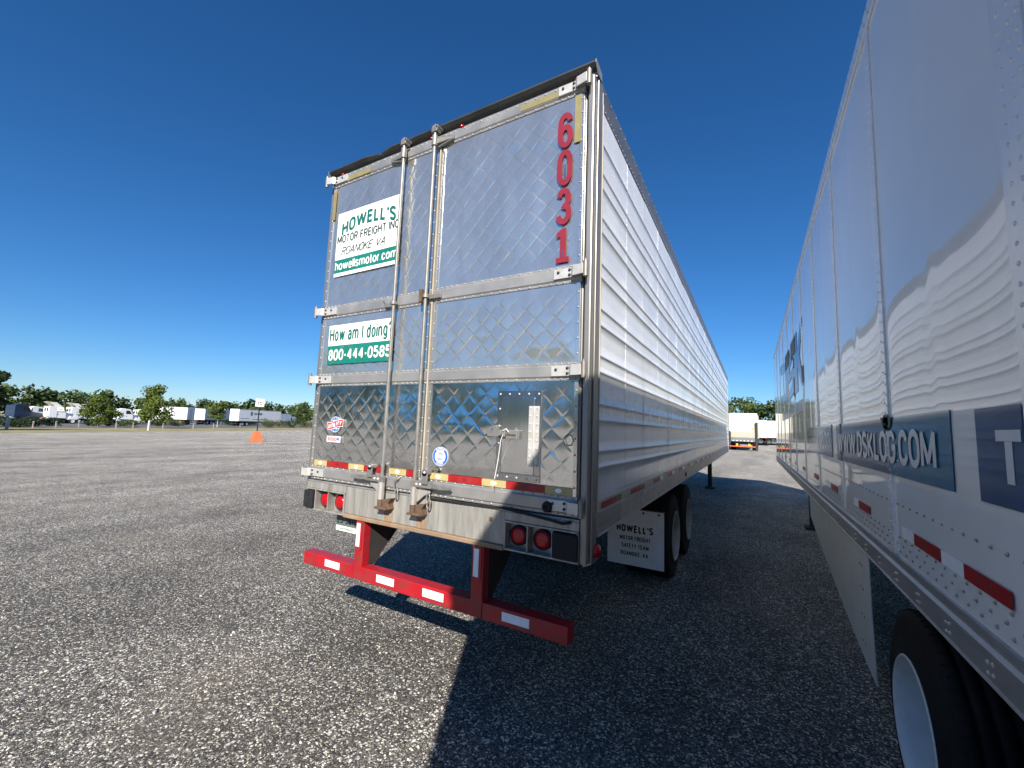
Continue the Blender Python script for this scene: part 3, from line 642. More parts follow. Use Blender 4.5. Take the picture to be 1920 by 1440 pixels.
# doors ------------------------------------------------------------------
YD = -.040
Q = .0009; CELL = .138
def quilt(name, x0, x1, z0, z1, parent, seed, m="steel_quilt", amp=Q, tiltamp=.016, cx=CELL):
    st = .005
    nx = int((x1 - x0) / st) + 1; nz = int((z1 - z0) / st) + 1
    X, Z = np.meshgrid(np.linspace(x0, x1, nx), np.linspace(z0, z1, nz), indexing='ij')
    wx = .004 * np.sin(Z * 9 + seed) ; a = (X + wx + Z) / cx; b = (X + wx - Z) / cx
    fa = a - np.floor(a); fb = b - np.floor(b)
    da = np.minimum(fa, 1 - fa) * cx * .7071; db = np.minimum(fb, 1 - fb) * cx * .7071
    pa = 1 - (2 * fa - 1) ** 2; pb = 1 - (2 * fb - 1) ** 2
    groove = np.maximum(np.exp(-(da / .0045) ** 2), np.exp(-(db / .0045) ** 2))
    ia = np.floor(a).astype(int); ib = np.floor(b).astype(int)
    r1 = np.sin(ia * 127.1 + ib * 311.7 + seed * 17.3) * 43758.5453; r1 = (r1 - np.floor(r1)) * 2 - 1
    r2 = np.sin(ia * 269.5 + ib * 183.3 + seed * 31.7) * 24634.6345; r2 = (r2 - np.floor(r2)) * 2 - 1
    h = amp * (pa * pb) * (1 + .3 * r1) - (.0006 if m == 'steel_quilt' else .0025) * groove
    env = np.clip(np.minimum(da, db) / .006, 0, 1)
    if m != 'steel_quilt': tiltamp = .024
    h = h + env * ((fa - .5) * r1 + (fb - .5) * r2) * cx * tiltamp
    h = h + .0045 * np.sin(X * 3.6 + seed * 1.3) * np.sin(Z * 3.1 + seed * 2) + .0015 * np.sin(X * 7.3 + Z * 3 + seed)
    if m == 'steel_quilt' and x0 > 1.3: h = h + .0075 * np.exp(-((X - 1.68) / .26) ** 2) * np.tanh((1.84 - Z) / .10)
    if m == 'steel_quilt' and x0 < 1.3: h = h + .004 * np.exp(-((X - 1.12) / .16) ** 2) * np.tanh((1.9 - Z) / .10)
    if seed == 3: h = h + .004 * np.exp(-((Z - 3.70 - .05 * np.sin(X * 7)) / .035) ** 2) * (np.sin(X * 23) * .6 + .6)
    edge_ = np.minimum(np.minimum(X - x0, x1 - X), np.minimum(Z - z0, z1 - Z)); e1 = np.clip(edge_ / .12, 0, 1); h = h * e1 * e1 * (3 - 2 * e1)
    v = np.stack([X - 1.295, YD - h, Z], -1).reshape(-1, 3)
    I = np.arange(nx * nz).reshape(nx, nz); f = np.stack([I[:-1, :-1], I[1:, :-1], I[1:, 1:], I[:-1, 1:]], -1).reshape(-1, 4)
    me = bpy.data.meshes.new(name); me.vertices.add(len(v)); me.vertices.foreach_set("co", v.ravel()); me.loops.add(f.size); me.loops.foreach_set("vertex_index", f.ravel()); me.polygons.add(len(f)); me.polygons.foreach_set("loop_start", np.arange(0, f.size, 4)); me.polygons.foreach_set("use_smooth", np.ones(len(f), dtype=bool)); me.update(calc_edges=True); me.validate()
    me.materials.append(MATS[m]); return link(name, me, parent)
BANDS = [(1.286, 1.402), (2.083, 2.195), (2.688, 2.805), (3.936, 4.036)]
def door(x0, x1, seed):
    d = MB().box(x0, x1, -.030, .06, 1.286, 4.036).build("door", "post_metal", A, .004)
    for i, (a, b) in enumerate(((1.402, 2.083), (2.195, 2.688), (2.805, 3.936))):
        quilt("quilted_panel", x0 + .012, x1 - .012, a, b, d, seed + i, "steel_quilt" if i == 0 else "steel_weathered")
    rb = MB()
    for i, (a, b) in enumerate(BANDS):
        p = MB(); xa, xb = x0 + .004, x1 - .004
        pts = [(xa, -.031, a), (xa, YD - .006, a), (xa, YD - .006, a + .016), (xa, YD - .014, a + .026), (xa, YD - .014, b - .026), (xa, YD - .006, b - .016), (xa, YD - .006, b), (xa, -.031, b)]
        p.prism(pts, (xb - xa, 0, 0)); p.build("door_rail", "aluminium", d, .0015)
        k = 0; x = xa + .03
        while x < xb - .01:
            rb.rivet((x, YD - .006, a + .009), (0, -1, 0), .0075, .006); rb.rivet((x, YD - .006, b - .009), (0, -1, 0), .0075, .006)
            x += .075 if .2 < x - xa < (xb - xa - .25) else .045
    for lo, hi in ((1.402, 2.083), (2.195, 2.688), (2.805, 3.936)):
        z = lo + .05
        while z < hi - .02:
            for x in (x0 + .024, x1 - .024): rb.rivet((x, YD - .0075, z), (0, -1, 0), .0075, .006)
            z += .095
    for x in (x0 + .0125, x1 - .0365):
        for lo, hi in ((1.402, 2.083), (2.195, 2.688), (2.805, 3.936)):
            MB().box(x, x + .024, YD - .0075, YD + .001, lo + .0005, hi - .0005).build("door_stile", "steel_weathered", d)
    rb.build("door_rivets", "aluminium", d, kind="stuff")
    return d
DL = door(.056, 1.338, 0); DR = door(1.352, 2.530, 1)
MB().box(1.3385, 1.3515, -.052, .05, 1.29, 4.03).build("door_seal", "seal_light", DR, .002)
MB().box(2.5305, 2.5405, -.018, .05, 1.28, 4.03).build("door_gasket", "gap_dark", DR)
MB().box(.0505, .0555, -.012, .05, 1.28, 4.03).build("door_gasket", "gap_dark", DL)

# hinges
def hinge(x_pin, x_tip, z, d, hh=.032):
    s = 1 if x_pin < x_tip else -1
    h = MB().box(x_pin + s * .085, x_tip, YD - .024, YD - .0145, z - hh, z + hh).prism([(x_pin + s * .012, YD - .052, z - hh), (x_pin + s * .086, YD - .040, z - hh), (x_pin + s * .0955, YD - .0245, z - hh), (x_pin + s * .0955, YD - .0345, z - hh), (x_pin + s * .08, YD - .050, z - hh), (x_pin + s * .012, YD - .062, z - hh)], (0, 0, 2 * hh))
    o = h.build("hinge", "hinge_metal", d, .002)
    MB().cyl((x_pin, YD - .045, z - hh - .016), (x_pin, YD - .045, z + hh + .016), .0155, n=14).cyl((x_pin, YD - .045, z + hh + .016), (x_pin, YD - .045, z + hh + .03), .007, n=8).build("hinge_pin", "galvanised", A)
    b = MB()
    for dx, dz in ((.11, .016), (.11, -.016), (.185, 0.008)):
        b.lathe([(-.0, .0095), (-.007, .008), (-.009, 0)], (x_pin + s * dx, YD - .024, z + dz), 'y', 8)
    b.build("hinge_bolts", "cap_dark", A, kind="stuff")
for z in (3.995, 2.750, 2.140, 1.343):
    hinge(2.562, 2.345, z, DR); hinge(.012, .262, z, DL)

# tape and plates on the doors
T = YD - .0115
def flat(name, m, x0, x1, z0, z1, d, y=T):
    return MB().box(x0, x1, y, y + .0012, z0, z1).build(name, m, d)
flat("gold_tape", "tape_gold", 2.055, 2.338, 3.968, 4.010, DR, YD - .0165); flat("gold_tape", "tape_gold", 2.458, 2.503, 3.607, 3.931, DR)
flat("gold_tape", "tape_gold", .275, .56, 3.960, 4.0, DL, YD - .0165); flat("gold_tape", "tape_gold", .082, .122, 3.62, 3.905, DL)
for segs, d in ((((.12, .288, 0), (.288, .561, 1), (.561, .743, 0), (.743, .956, 1), (1.018, 1.193, 0), (1.193, 1.279, 1)), DL), (((1.38, 1.406, 1), (1.406, 1.586, 0), (1.586, 1.865, 1), (1.865, 2.049, 0), (2.049, 2.322, 1), (2.322, 2.495, 0)), DR)):
    for a, b, red in segs:
        flat("reflective_tape", "tape_red" if red else "tape_cream", a, b - .001, 1.404, 1.449, d, T - .001)
        if b - a > .1:
            c = (a + b) / 2; mb = MB(); mb.poly([(c + .022 * math.cos(t), T - .0018, 1.427 + .014 * math.sin(t)) for t in [2 * math.pi * i / 10 for i in range(10)]])
            mb.build("tape_mark", "digit_red" if red else "decal_white", d)

REAR = lambda x0, z0, y=T - .0022: (lambda u, v: (x0 + u, y, z0 + v))
# numbers on the right door
for ch, z in (("6", 3.594), ("0", 3.337), ("3", 3.076)):
    mb = MB(); lettering(mb, ch, .243, REAR(2.343, z), width=.106, bold=.145); mb.build("number", "digit_red", DR)
mb = MB(); z = 2.826; x = 2.352; y = T - .0022
mb.poly([(x, y, z), (x + .088, y, z), (x + .088, y, z + .034), (x + .066, y, z + .034), (x + .066, y, z + .224), (x + .044, y, z + .224), (x, y, z + .196), (x, y, z + .164), (x + .026, y, z + .172), (x + .026, y, z + .034), (x, y, z + .034)])
mb.build("number", "digit_red", DR)
# peeled slits in the digits
flat("peeled_slit", "steel_plain", 2.398, 2.404, 3.37, 3.47, DR, T - .0045); flat("peeled_slit", "steel_plain", 2.396, 2.402, 2.86, 2.90, DR, T - .0045)

# company board on the left door
flat("company_board", "sign_white", .172, .965, 3.066, 3.660, DL)
flat("company_board", "sign_green", .1721, .9649, 3.098, 3.220, DL, T - .0012)
mb = MB()
def arc(u, v):
    t = (u - .34) / .34; return (.238 + u, T - .003, 3.432 + .062 * (1 - t * t) + v * (1 + .1 * t * t))
lettering(mb, "HOWELL'S", .118, arc, width=.67, bold=.195); mb.build("lettering", "text_green", DL)
mb = MB(); lettering(mb, "MOTOR FREIGHT INC", .075, REAR(.186, 3.372, T - .003), width=.765, bold=.15); mb.build("lettering", "text_dark", DL)
mb = MB(); lettering(mb, "ROANOKE. VA.", .072, REAR(.25, 3.258, T - .003), width=.56, bold=.11, shear=.35); mb.build("lettering", "text_dark", DL)
mb = MB(); lettering(mb, "howellsmotor.com", .082, REAR(.186, 3.120, T - .0036), width=.765, bold=.155); mb.build("lettering", "sign_white", DL)
# question board
flat("question_board", "sign_white", .176, .965, 2.438, 2.619, DL); flat("question_board", "sign_green", .1761, .9649, 2.274, 2.4375, DL)
mb = MB(); lettering(mb, "How am I doing?", .118, REAR(.192, 2.476, T - .003), width=.765, bold=.135); mb.build("lettering", "text_green", DL)
mb = MB(); lettering(mb, "800-444-0585", .098, REAR(.196, 2.306, T - .003), width=.757, bold=.17); mb.build("lettering", "sign_white", DL)

# maker's decals
def disc(name, m, cx, cz, rx, rz, d, y, n=36):
    return MB().poly([(cx + rx * math.cos(2 * math.pi * i / n), y, cz + rz * math.sin(2 * math.pi * i / n)) for i in range(n)]).build(name, m, d)
def globe(cx, cz, r, d, y):
    disc("globe_decal", "decal_white", cx, cz, r * 1.06, r * 1.06, d, y); disc("globe_decal", "decal_blue", cx, cz, r, r, d, y - .0006)
    g = MB()
    for k in (-.5, .5):
        zz = cz + k * r * 1.1; hw = math.sqrt(max(0, r * r - (zz - cz) ** 2)); g.box(cx - hw, cx + hw, y - .0012, y - .001, zz - r * .035, zz + r * .035)
    for k in (-.45, .45):
        pts = [(cx + k * r * math.sqrt(max(0, 1 - (t) ** 2)), cz + t * r) for t in [-.98 + i * .196 for i in range(11)]]
        for (xa, za), (xb, zb) in zip(pts[:-1], pts[1:]):
            g.poly([(xa - r * .03, y - .0012, za), (xa + r * .03, y - .0012, za), (xb + r * .03, y - .0012, zb), (xb - r * .03, y - .0012, zb)])
    g.build("globe_lines", "decal_white", d)
cx, cz, y0 = .357, 1.757, T - .001
globe(cx, cz, .062, DL, y0)
wav = lambda u: .008 * math.sin((u - cx) / .2 * 6.28) + (u - cx) * .12
for hw, hh, m, dy in ((.102, .031, "decal_white", .0016), (.098, .027, "decal_red", .0022)):
    mb = MB(); us = [cx - hw + 2 * hw * i / 16 for i in range(17)]
    mb.poly([(u, y0 - dy, cz + wav(u) - hh) for u in us] + [(u, y0 - dy, cz + wav(u) + hh) for u in us[::-1]]); mb.build("ribbon_decal", m, DL)
mb = MB(); lettering(mb, "UTILITY", .038, lambda u, v: (cx - .086 + u, y0 - .003, cz - .019 + v + wav(cx - .086 + u)), width=.166, bold=.22, shear=.2); mb.build("lettering", "decal_white", DL)
flat("model_decal", "decal_white", .262, .436, 1.609, 1.658, DL, T - .0015)
mb = MB(); lettering(mb, "3000", .033, REAR(.27, 1.617, T - .003), width=.118, bold=.24); mb.build("lettering", "decal_red", DL)
mb = MB(); lettering(mb, "R", .033, REAR(.392, 1.617, T - .003), width=.032, bold=.24); mb.build("lettering", "decal_navy", DL)
cx, cz, y0 = 1.506, 1.567, T - .001
disc("round_decal", "decal_white", cx, cz, .069, .066, DR, y0); disc("round_decal", "decal_blue", cx, cz, .066, .063, DR, y0 - .0006); disc("round_decal", "decal_white", cx, cz, .047, .045, DR, y0 - .0012)
gd = MB()
for k, hw in ((.024, .018), (.016, .028), (-.016, .028), (-.024, .018)): gd.box(cx - hw, cx + hw, y0 - .0020, y0 - .0017, cz + k - .0025, cz + k + .0025)
gd.build("globe_lines", "decal_navy", DR)
def ring_text(txt, r, a0, a1, h, flip):
    mb = MB()
    def mp(u, w_):
        t = u / (abs(a1 - a0) * r); a = a0 + (a1 - a0) * t; rad = (r + w_) if not flip else (r - w_)
        return (cx + rad * math.cos(a), y0 - .002, cz + rad * math.sin(a) * .96)
    lettering(mb, txt, h, mp, width=abs(a1 - a0) * r, bold=.2); mb.build("lettering", "decal_white", DR)
ring_text("BARRIER", .050, math.radians(130), math.radians(50), .012, False); ring_text("DOOR", .062, math.radians(238), math.radians(302), .012, True)

# inspection hatch on the right door
hx0, hx1, hz0, hz1 = 1.962, 2.280, 1.456, 2.022
hf = MB(); y1 = YD - .011
hf.box(hx0, hx1, y1, YD + .004, hz0, hz0 + .042).box(hx0, hx1, y1, YD + .004, hz1 - .042, hz1).box(hx0, hx0 + .04, y1, YD + .004, hz0 + .0425, hz1 - .0425).box(hx1 - .04, hx1, y1, YD + .004, hz0 + .0425, hz1 - .0425)
hf.build("hatch_frame", "steel_plain", DR, .002)
MB().box(hx0 + .043, hx1 - .043, YD - .013, YD + .004, hz0 + .045, hz1 - .045).build("hatch", "steel_quilt", DR, .003)
MB().box(2.199, 2.233, YD - .019, YD - .0135, 1.553, 1.926).box(2.238, 2.271, YD - .017, YD - .0115, 1.553, 1.926).cyl((2.2355, YD - .018, 1.553), (2.2355, YD - .018, 1.926), .006, n=8).build("hatch_hinge", "hinge_metal", DR, .001)
hr = MB()
for k in range(8):
    for x in (2.211, 2.258): hr.rivet((x, YD - .019, 1.565 + k * .0497), (0, -1, 0), .0075, .006)
for k in range(5):
    for z in (hz0 + .02, hz1 - .02): hr.rivet((hx0 + .02 + k * .07, y1, z), (0, -1, 0), .0075, .006)
for k in range(4):
    hr.rivet((hx0 + .02, y1, hz0 + .12 + k * .11), (0, -1, 0), .0075, .006)
hr.build("hatch_rivets", "hinge_metal", DR, kind="stuff")
MB().box(2.00, 2.135, YD - .05, YD - .0135, 1.715, 1.772).box(1.925, 2.06, YD - .068, YD - .0505, 1.728, 1.765).cyl((2.035, YD - .085, 1.747), (2.035, YD - .06, 1.747), .011).box(2.06, 2.13, YD - .06, YD - .0505, 1.742, 1.772).box(1.955, 1.985, YD - .05, YD - .012, 1.73, 1.80).build("hatch_latch", "galvanised", DR, .003)
MB().tube([(2.05, YD - .075, 1.742), (2.033, YD - .07, 1.705), (2.0, YD - .04, 1.58), (1.967, YD - .02, 1.455)], .0028, 6).tube([(2.045, YD - .075, 1.765), (2.075, YD - .08, 1.78), (2.09, YD - .075, 1.758)], .0025, 6).build("seal_wire", "seal_white", DR)
MB().tube([(1.967, YD - .017, 1.455), (1.969, YD - .016, 1.37)], .0014, 5).build("seal_wire", "cable_dark", DR)
MB().tube([(2.464 + .03 * math.cos(t), YD - .012, 1.726 + .032 * math.sin(t)) for t in [2 * math.pi * i / 20 for i in range(21)]], .0022, 5).build("antenna_ring", "cable_dark", DR)
MB().lathe([(.0, .034), (-.02, .032), (-.03, .026), (-.032, .012), (-.02, .010), (-.018, 0)], (2.345, YD - .014, 1.328), 'y', 18).build("rubber_stop", "rubber", DR)

# lock rods
RY = -.092
def rod(x, side, d):
    g = MB().cyl((x, RY, 1.14), (x, RY, 4.085), .0135, n=16)
    o = g.build("lock_rod", "galvanised", A)
    # top cam and triangular bracket
    MB().prism([(x - .028, RY - .02, 4.04), (x + .03, RY - .02, 4.04), (x + .034, RY - .02, 4.075), (x + .012, RY - .02, 4.10), (x - .02, RY - .02, 4.09)], (0, .05, 0)).cyl((x + .03, RY - .02, 4.075), (x + .03, RY + .04, 4.075), .012).build("rod_cam", "galvanised", o, .003)
    s = side
    MB().prism([(x + s * .01, RY + .02, 4.02), (x + s * .17, RY + .02, 3.985), (x + s * .165, RY + .02, 3.955), (x + s * .01, RY + .02, 3.925)], (0, .022, 0)).prism([(x + s * .012, RY + .0, 3.99), (x + s * .15, RY + .02, 3.975), (x + s * .15, RY + .02, 3.962), (x + s * .012, RY + .0, 3.945)], (0, .0195, 0)).cyl((x, RY, 3.93), (x, RY, 4.01), .024, n=14).build("rod_bracket", "galvanised", o, .002)
    # middle guide
    z = 2.722 if side < 0 else 2.735
    mg = MB().cyl((x, RY, z - .013), (x, RY, z + .013), .025, n=14).box(x + s * .02, x + s * .125, RY + .018, RY + .0375, z - .018, z + .016)
    mg.build("rod_guide", "galvanised", o, .002)
    if side > 0:
        MB().box(x - .052, x - .024, RY - .02, RY + .03, z - .045, z + .055).build("rod_guide_block", "rust", o, .003)
    else:
        MB().tube([(x - .11, RY + .03, z - .005), (x - .125, RY + .02, z + .02), (x - .155, RY + .03, z + .045)], .0022, 5).build("guide_wire", "cable_dark", o)
    # lower bearing bracket
    zb = 1.30
    MB().cyl((x, RY, 1.22), (x, RY, 1.345), .025, n=16).prism([(x + s * .01, RY + .012, 1.345), (x + s * .135, RY + .012, 1.325), (x + s * .135, RY + .012, 1.312), (x + s * .08, RY + .012, 1.285), (x + s * .02, RY + .012, 1.235)], (0, .014, 0)).build("bearing_bracket", "rail_metal", o, .003)
    # keeper and cam
    k = MB().cyl((x, RY, 1.15), (x, RY, 1.222), .020, n=12).box(x - .04, x + .02, RY + .005, RY + .035, 1.165, 1.215)
    k.prism([(x + .025, RY - .01, 1.152), (x + .10, RY - .01, 1.155), (x + .085, RY - .01, 1.195), (x + .11, RY - .01, 1.235), (x + .03, RY - .01, 1.222)], (0, .055, 0)).prism([(x - .035, RY - .03, 1.15), (x + .085, RY - .03, 1.152), (x + .075, RY - .03, 1.168), (x - .03, RY - .03, 1.168)], (0, .07, 0))
    k.build("rod_keeper", "rust", o, .004)
    # handle
    hz_ = 1.368
    MB().box(x - .026, x + s * .16 if s > 0 else x + .026, RY - .014, RY + .014, hz_ - .024, hz_ + .024).build("handle_hub", "galvanised", o, .004) if s > 0 else MB().box(x - .16, x + .026, RY - .014, RY + .014, hz_ - .024, hz_ + .024).build("handle_hub", "galvanised", o, .004)
    hp = [(x + s * .14, hz_ + .012), (x + s * .2, hz_ + .015), (x + s * .30, hz_ + .012), (x + s * .335, hz_ - .002), (x + s * .325, hz_ - .018), (x + s * .24, hz_ - .024), (x + s * .14, hz_ - .018)]
    MB().prism([(a, RY - .012 + .02 * abs(a - x) * 0, b) for a, b in hp], (0, .012, 0)).build("handle", "galvanised", o, .004)
    MB().box(x + s * .085, x + s * .135, RY - .028, RY - .015, hz_ + .005, hz_ + .085).cyl((x + s * .11, RY - .028, hz_ + .085), (x + s * .11, RY - .015, hz_ + .085), .025, n=14).box(x + s * .10, x + s * .12, RY - .0145, RY + .04, hz_ + .07, hz_ + .10).build("handle_hasp", "galvanised", o, .003)
    rvb = MB()
    for dx in (.03, .065): rvb.rivet((x + s * dx, RY - .014, hz_ - .002), (0, -1, 0), .011, .008, 8)
    rvb.rivet((x + s * .11, RY - .028, hz_ + .085), (0, -1, 0), .010, .007, 8); rvb.build("handle_rivets", "hinge_metal", o, kind="stuff")
rod(.992, -1, DL); rod(1.318, 1, DR)
# hooks and links
MB().tube([(1.142, YD - .015, 1.395), (1.135, YD - .03, 1.378), (1.108, YD - .04, 1.36), (1.11, YD - .04, 1.302), (1.13, YD - .035, 1.298)], .006, 6).build("door_hook", "galvanised", DL)
for cx_, cz_ in ((1.135, 1.275), (1.44, 1.275), (1.448, 1.238)):
    MB().tube([(cx_ + .014 * math.cos(t), YD - .04 + .004 * math.sin(t), cz_ + .034 * math.sin(t)) for t in [2 * math.pi * i / 14 for i in range(15)]], .0055, 6).build("chain_link", "galvanised", DL if cx_ < 1.3 else DR)

# underride bumper
bx = MB().box(.062, 2.482, -.035, .065, .572, .674); bump = bx.build("rear_bumper", "bumper_red", A, .006)
MB().box(2.4825, 2.484, -.025, .055, .582, .664).build("bumper_end", "bumper_red", bump)
for x in (.737, 1.852):
    p = MB().box(x - .045, x + .045, -.042, .03, .575, 1.022)
    p.build("bumper_post", "bumper_red", bump, .006)
    MB().prism([(x - .034, -.050, 1.018), (x + .034, -.050, 1.018), (x + .034, -.050, .815), (x + .014, -.050, .79), (x - .034, -.050, .81)], (0, .0075, 0)).build("post_plate", "bumper_red", bump, .002)
    MB().box(x - .026, x + .014, -.0518, -.0505, .825, 1.0).build("reflective_tape", "tape_white", bump)
    MB().prism([(x + .0445, .031, 1.02), (x + .0445, .42, 1.02), (x + .0445, .09, .68), (x + .0445, .031, .68)], (-.006, 0, 0)).build("bumper_gusset", "under_dark", bump)
    MB().prism([(x - .0, .40, .98), (x + .045, .40, .98), (x + .045, .07, .66), (x, .07, .66)], (0, .02, .015)).build("bumper_brace", "rust", bump)
for a, b in ((.345, .525), (.945, 1.125), (1.40, 1.585), (2.045, 2.235)):
    MB().box(a, b, -.0368, -.0355, .602, .655).build("reflective_tape", "tape_white", bump)
mb = MB(); q = [(.40, 1.0), (.52, 1.0)]
PL = MB().box(.345, .625, .045, .048, .876, 1.018).build("licence_plate", "plate_slate", A)
MB().box(.346, .624, .0435, .0448, .877, .918).build("plate_strip", "plate_cream", PL)
mb = MB(); lettering(mb, "23-5819", .07, lambda u, v: (.356 + u, .0425, .936 + v), width=.24, bold=.13); mb.build("lettering", "letter_black", PL)
mb = MB(); lettering(mb, "SEMI PERMANENT", .018, lambda u, v: (.395 + u, .042, .888 + v), width=.17); mb.build("lettering", "text_green", PL)

# running gear
MB().box(.75, .85, 2.2, 7.2, 1.0, 1.117).box(1.74, 1.84, 2.2, 7.2, 1.0, 1.117).build("slider_rail", "under_dark", A)
for y in (3.38, 4.60):
    MB().cyl((.3, y, .505), (2.29, y, .505), .065, n=14).build("axle", "under_dark", A)
    MB().box(.78, .84, y - .45, y + .45, .62, .72).box(1.75, 1.81, y - .45, y + .45, .62, .72).box(.76, .86, y - .2, y + .2, .72, 1.0).box(1.73, 1.83, y - .2, y + .2, .72, 1.0).build("spring", "under_dark", A)
    put_wheel(A, WH_A, 2.525, y, .506, True); put_wheel(A, WH_A, 2.24, y, .506, True, False)
    put_wheel(A, WH_A, .065, y, .506); put_wheel(A, WH_A, .35, y, .506, False, False)
for x0, x1 in ((1.90, 2.535), (.055, .69)):
    f = MB().box(x0, x1, 2.62, 2.626, .27, .895).build("mud_flap", "flap_white", A)
    MB().box(x0 - .3 if x0 > 1 else x0, x1 if x0 > 1 else x1 + .3, 2.627, 2.67, .875, .90).build("flap_bracket", "rust", f)
    MB().box(x0 + .1, x0 + .16, 2.63, 2.66, .9, 1.1).build("flap_hanger", "under_dark", f)
    mb = MB(); lettering(mb, "HOWELL'S", .083, lambda u, v: (x0 + .105 + u, 2.6185, .635 + v - .0 * u), width=.415, bold=.22); mb.build("lettering", "letter_black", f)
    for s, z, a, b in (("MOTOR FREIGHT", .545, .145, .345), ("SAFETY TEAM", .46, .165, .305), ("ROANOKE, VA", .375, .155, .31)):
        mb = MB(); lettering(mb, s, .05, lambda u, v: (x0 + a + u, 2.6185, z + v), width=b, bold=.18); mb.build("lettering", "letter_black", f)
    bb = MB()
    for xx in (x0 + .05, x0 + .235, x0 + .41, x0 + .58): bb.lathe([(0, .013), (-.006, .011), (-.007, 0)], (xx, 2.62, .868), 'y', 10)
    bb.build("flap_bolts", "cap_dark", f, kind="stuff")
for x in (.5, 2.16):
    g = H(x, 13.0)
    lg = MB().box(x - .06, x + .06, 12.94, 13.06, g + .06, 1.115).build("landing_leg", "under_dark", A, .005)
    MB().box(x - .14, x + .14, 12.86, 13.14, g + .0, g + .05).build("leg_foot", "under_dark", lg)
MB().cyl((.56, 13, .85), (2.10, 13, .85), .025).build("leg_brace", "under_dark", A)

# ------------------------------------------------------------------ white box trailer (right)
XB = 3.987; BY0, BY1 = -4.55, 11.72
B = thing("box_trailer", "glossy white box trailer lettered WWW.DSKLOG.COM on navy bands", "trailer", (XB + 1.295, 3.5, 0))
SEAMS = [-.926 + 1.262 * k for k in range(-2, 11)]
edges_b = [BY0 + .02] + [s for s in SEAMS if BY0 + .1 < s < BY1 - .1] + [BY1 - .02]
ZB0, ZB1 = 1.262, 4.0
def van_panel(y0, y1, i):
    ny, nz = 44, 40; vs = []
    for a in range(ny + 1):
        y = y0 + (y1 - y0) * a / ny
        for b in range(nz + 1):
            z = ZB0 + (ZB1 - ZB0) * b / nz
            e = min(y - y0, y1 - y); m_ = abs((y - (y0 + y1) / 2) / (y1 - y0) * 2)
            d = .0034 * math.exp(-e / .05) - .0006 * math.exp(-(((y - (y0 + y1) / 2) / .05) ** 2))
            d += mnoise.noise(Vector((y * 1.6, z * .45, i * 3.7))) * .0006 + mnoise.noise(Vector((y * 6.5, z * 1.1, i * 1.7 + 9))) * .0001
            vs.append((XB + d, y, z))
    n = nz + 1; mb = MB(); mb.add(vs, [(a * n + b, a * n + b + 1, (a + 1) * n + b + 1, (a + 1) * n + b) for a in range(ny) for b in range(nz)], True)
    return mb.build("side_panel", "white_paint", B)
for i, (a, b) in enumerate(zip(edges_b[:-1], edges_b[1:])):
    van_panel(a + .0005, b - .0005, i)
bs = MB()
for s in SEAMS:
    wide = .055 if s > -.5 else .14
    if not (BY0 + .1 < s < BY1 - .1): continue
    MB().box(XB - .0065 if wide < .1 else XB - .004, XB + .01, s - wide / 2, s + wide / 2, 1.263, 3.998).build("seam_strip", "seam_white", B, .002)
    z = 1.29
    step = .0315
    while z < 3.98:
        for o_ in ((-.018, .018) if wide < .1 else (-.055, -.018, .03)):
            bs.rivet((XB - .0065 if wide < .1 else XB - .004, s + o_, z + (.012 if o_ > 0 else 0)), (-1, 0, 0), .0062 if wide < .1 else .0075, .004)
        z += .052
bs.build("seam_rivets", "seam_white", B, kind="stuff")
lrv = MB()
y = BY0 + .05
while y < 3.2:
    lrv.rivet((XB - .0015, y, 1.505), (-1, 0, 0), .0075, .004)
    for k, z in enumerate((1.29, 1.322, 1.354)): lrv.rivet((XB - .0015, y + .03 * (k % 2), z), (-1, 0, 0), .0072, .004)
    y += .088
y = 3.2
while y < BY1:
    lrv.rivet((XB - .0015, y, 1.32), (-1, 0, 0), .007, .004); y += .12
lrv.build("wall_rivets", "rail_grey", B, kind="stuff")
# rails
tb = MB().box(XB - .012, XB + .06, BY0, BY1, 4.001, 4.105).build("top_rail", "seam_white", B, .006)
trv = MB(); y = BY0 + .03
while y < BY1:
    trv.rivet((XB - .012, y, 4.03), (-1, 0, 0), .0085, .005); trv.rivet((XB - .012, y + .03, 4.075), (-1, 0, 0), .0085, .005); y += .085
trv.build("rail_rivets", "rail_grey", B, kind="stuff")
bbm = MB()
bbm.prism([(XB + .05, BY0, 1.262), (XB - .010, BY0, 1.262), (XB - .010, BY0, 1.246), (XB - .004, BY0, 1.238), (XB - .004, BY0, 1.222), (XB - .016, BY0, 1.214), (XB - .016, BY0, 1.196), (XB - .006, BY0, 1.188), (XB - .006, BY0, 1.125), (XB - .012, BY0, 1.115), (XB + .05, BY0, 1.115)], (0, BY1 - BY0, 0))
brail = bbm.build("lower_rail", "rail_grey", B, .002)
brv = MB(); y = BY0 + .05
while y < BY1:
    for dy, dz in ((0, .0), (.03, -.005), (.0, -.03), (.03, -.035)): brv.rivet((XB - .006, y + dy, 1.175 + dz), (-1, 0, 0), .008, .005)
    y += .30
brv.build("rail_rivets", "rail_metal", B, kind="stuff")
for y, ln, m in ((-.735, .287, "tape_red"), (-.447, .184, "tape_white"), (-.263, .29, "tape_red"), (.028, .166, "tape_white"), (.785, .29, "tape_red"), (1.08, .14, "tape_white"), (1.86, .30, "tape_red"), (2.17, .3, "tape_white"), (3.0, .3, "tape_red"), (4.2, .3, "tape_red"), (5.4, .3, "tape_red"), (6.6, .3, "tape_red"), (7.8, .3, "tape_red"), (-1.25, .3, "tape_white"), (-1.8, .3, "tape_red")):
    MB().box(XB - .0062, XB - .0044, y, y + ln - .002, 1.367, 1.414).build("reflective_tape", m, B)
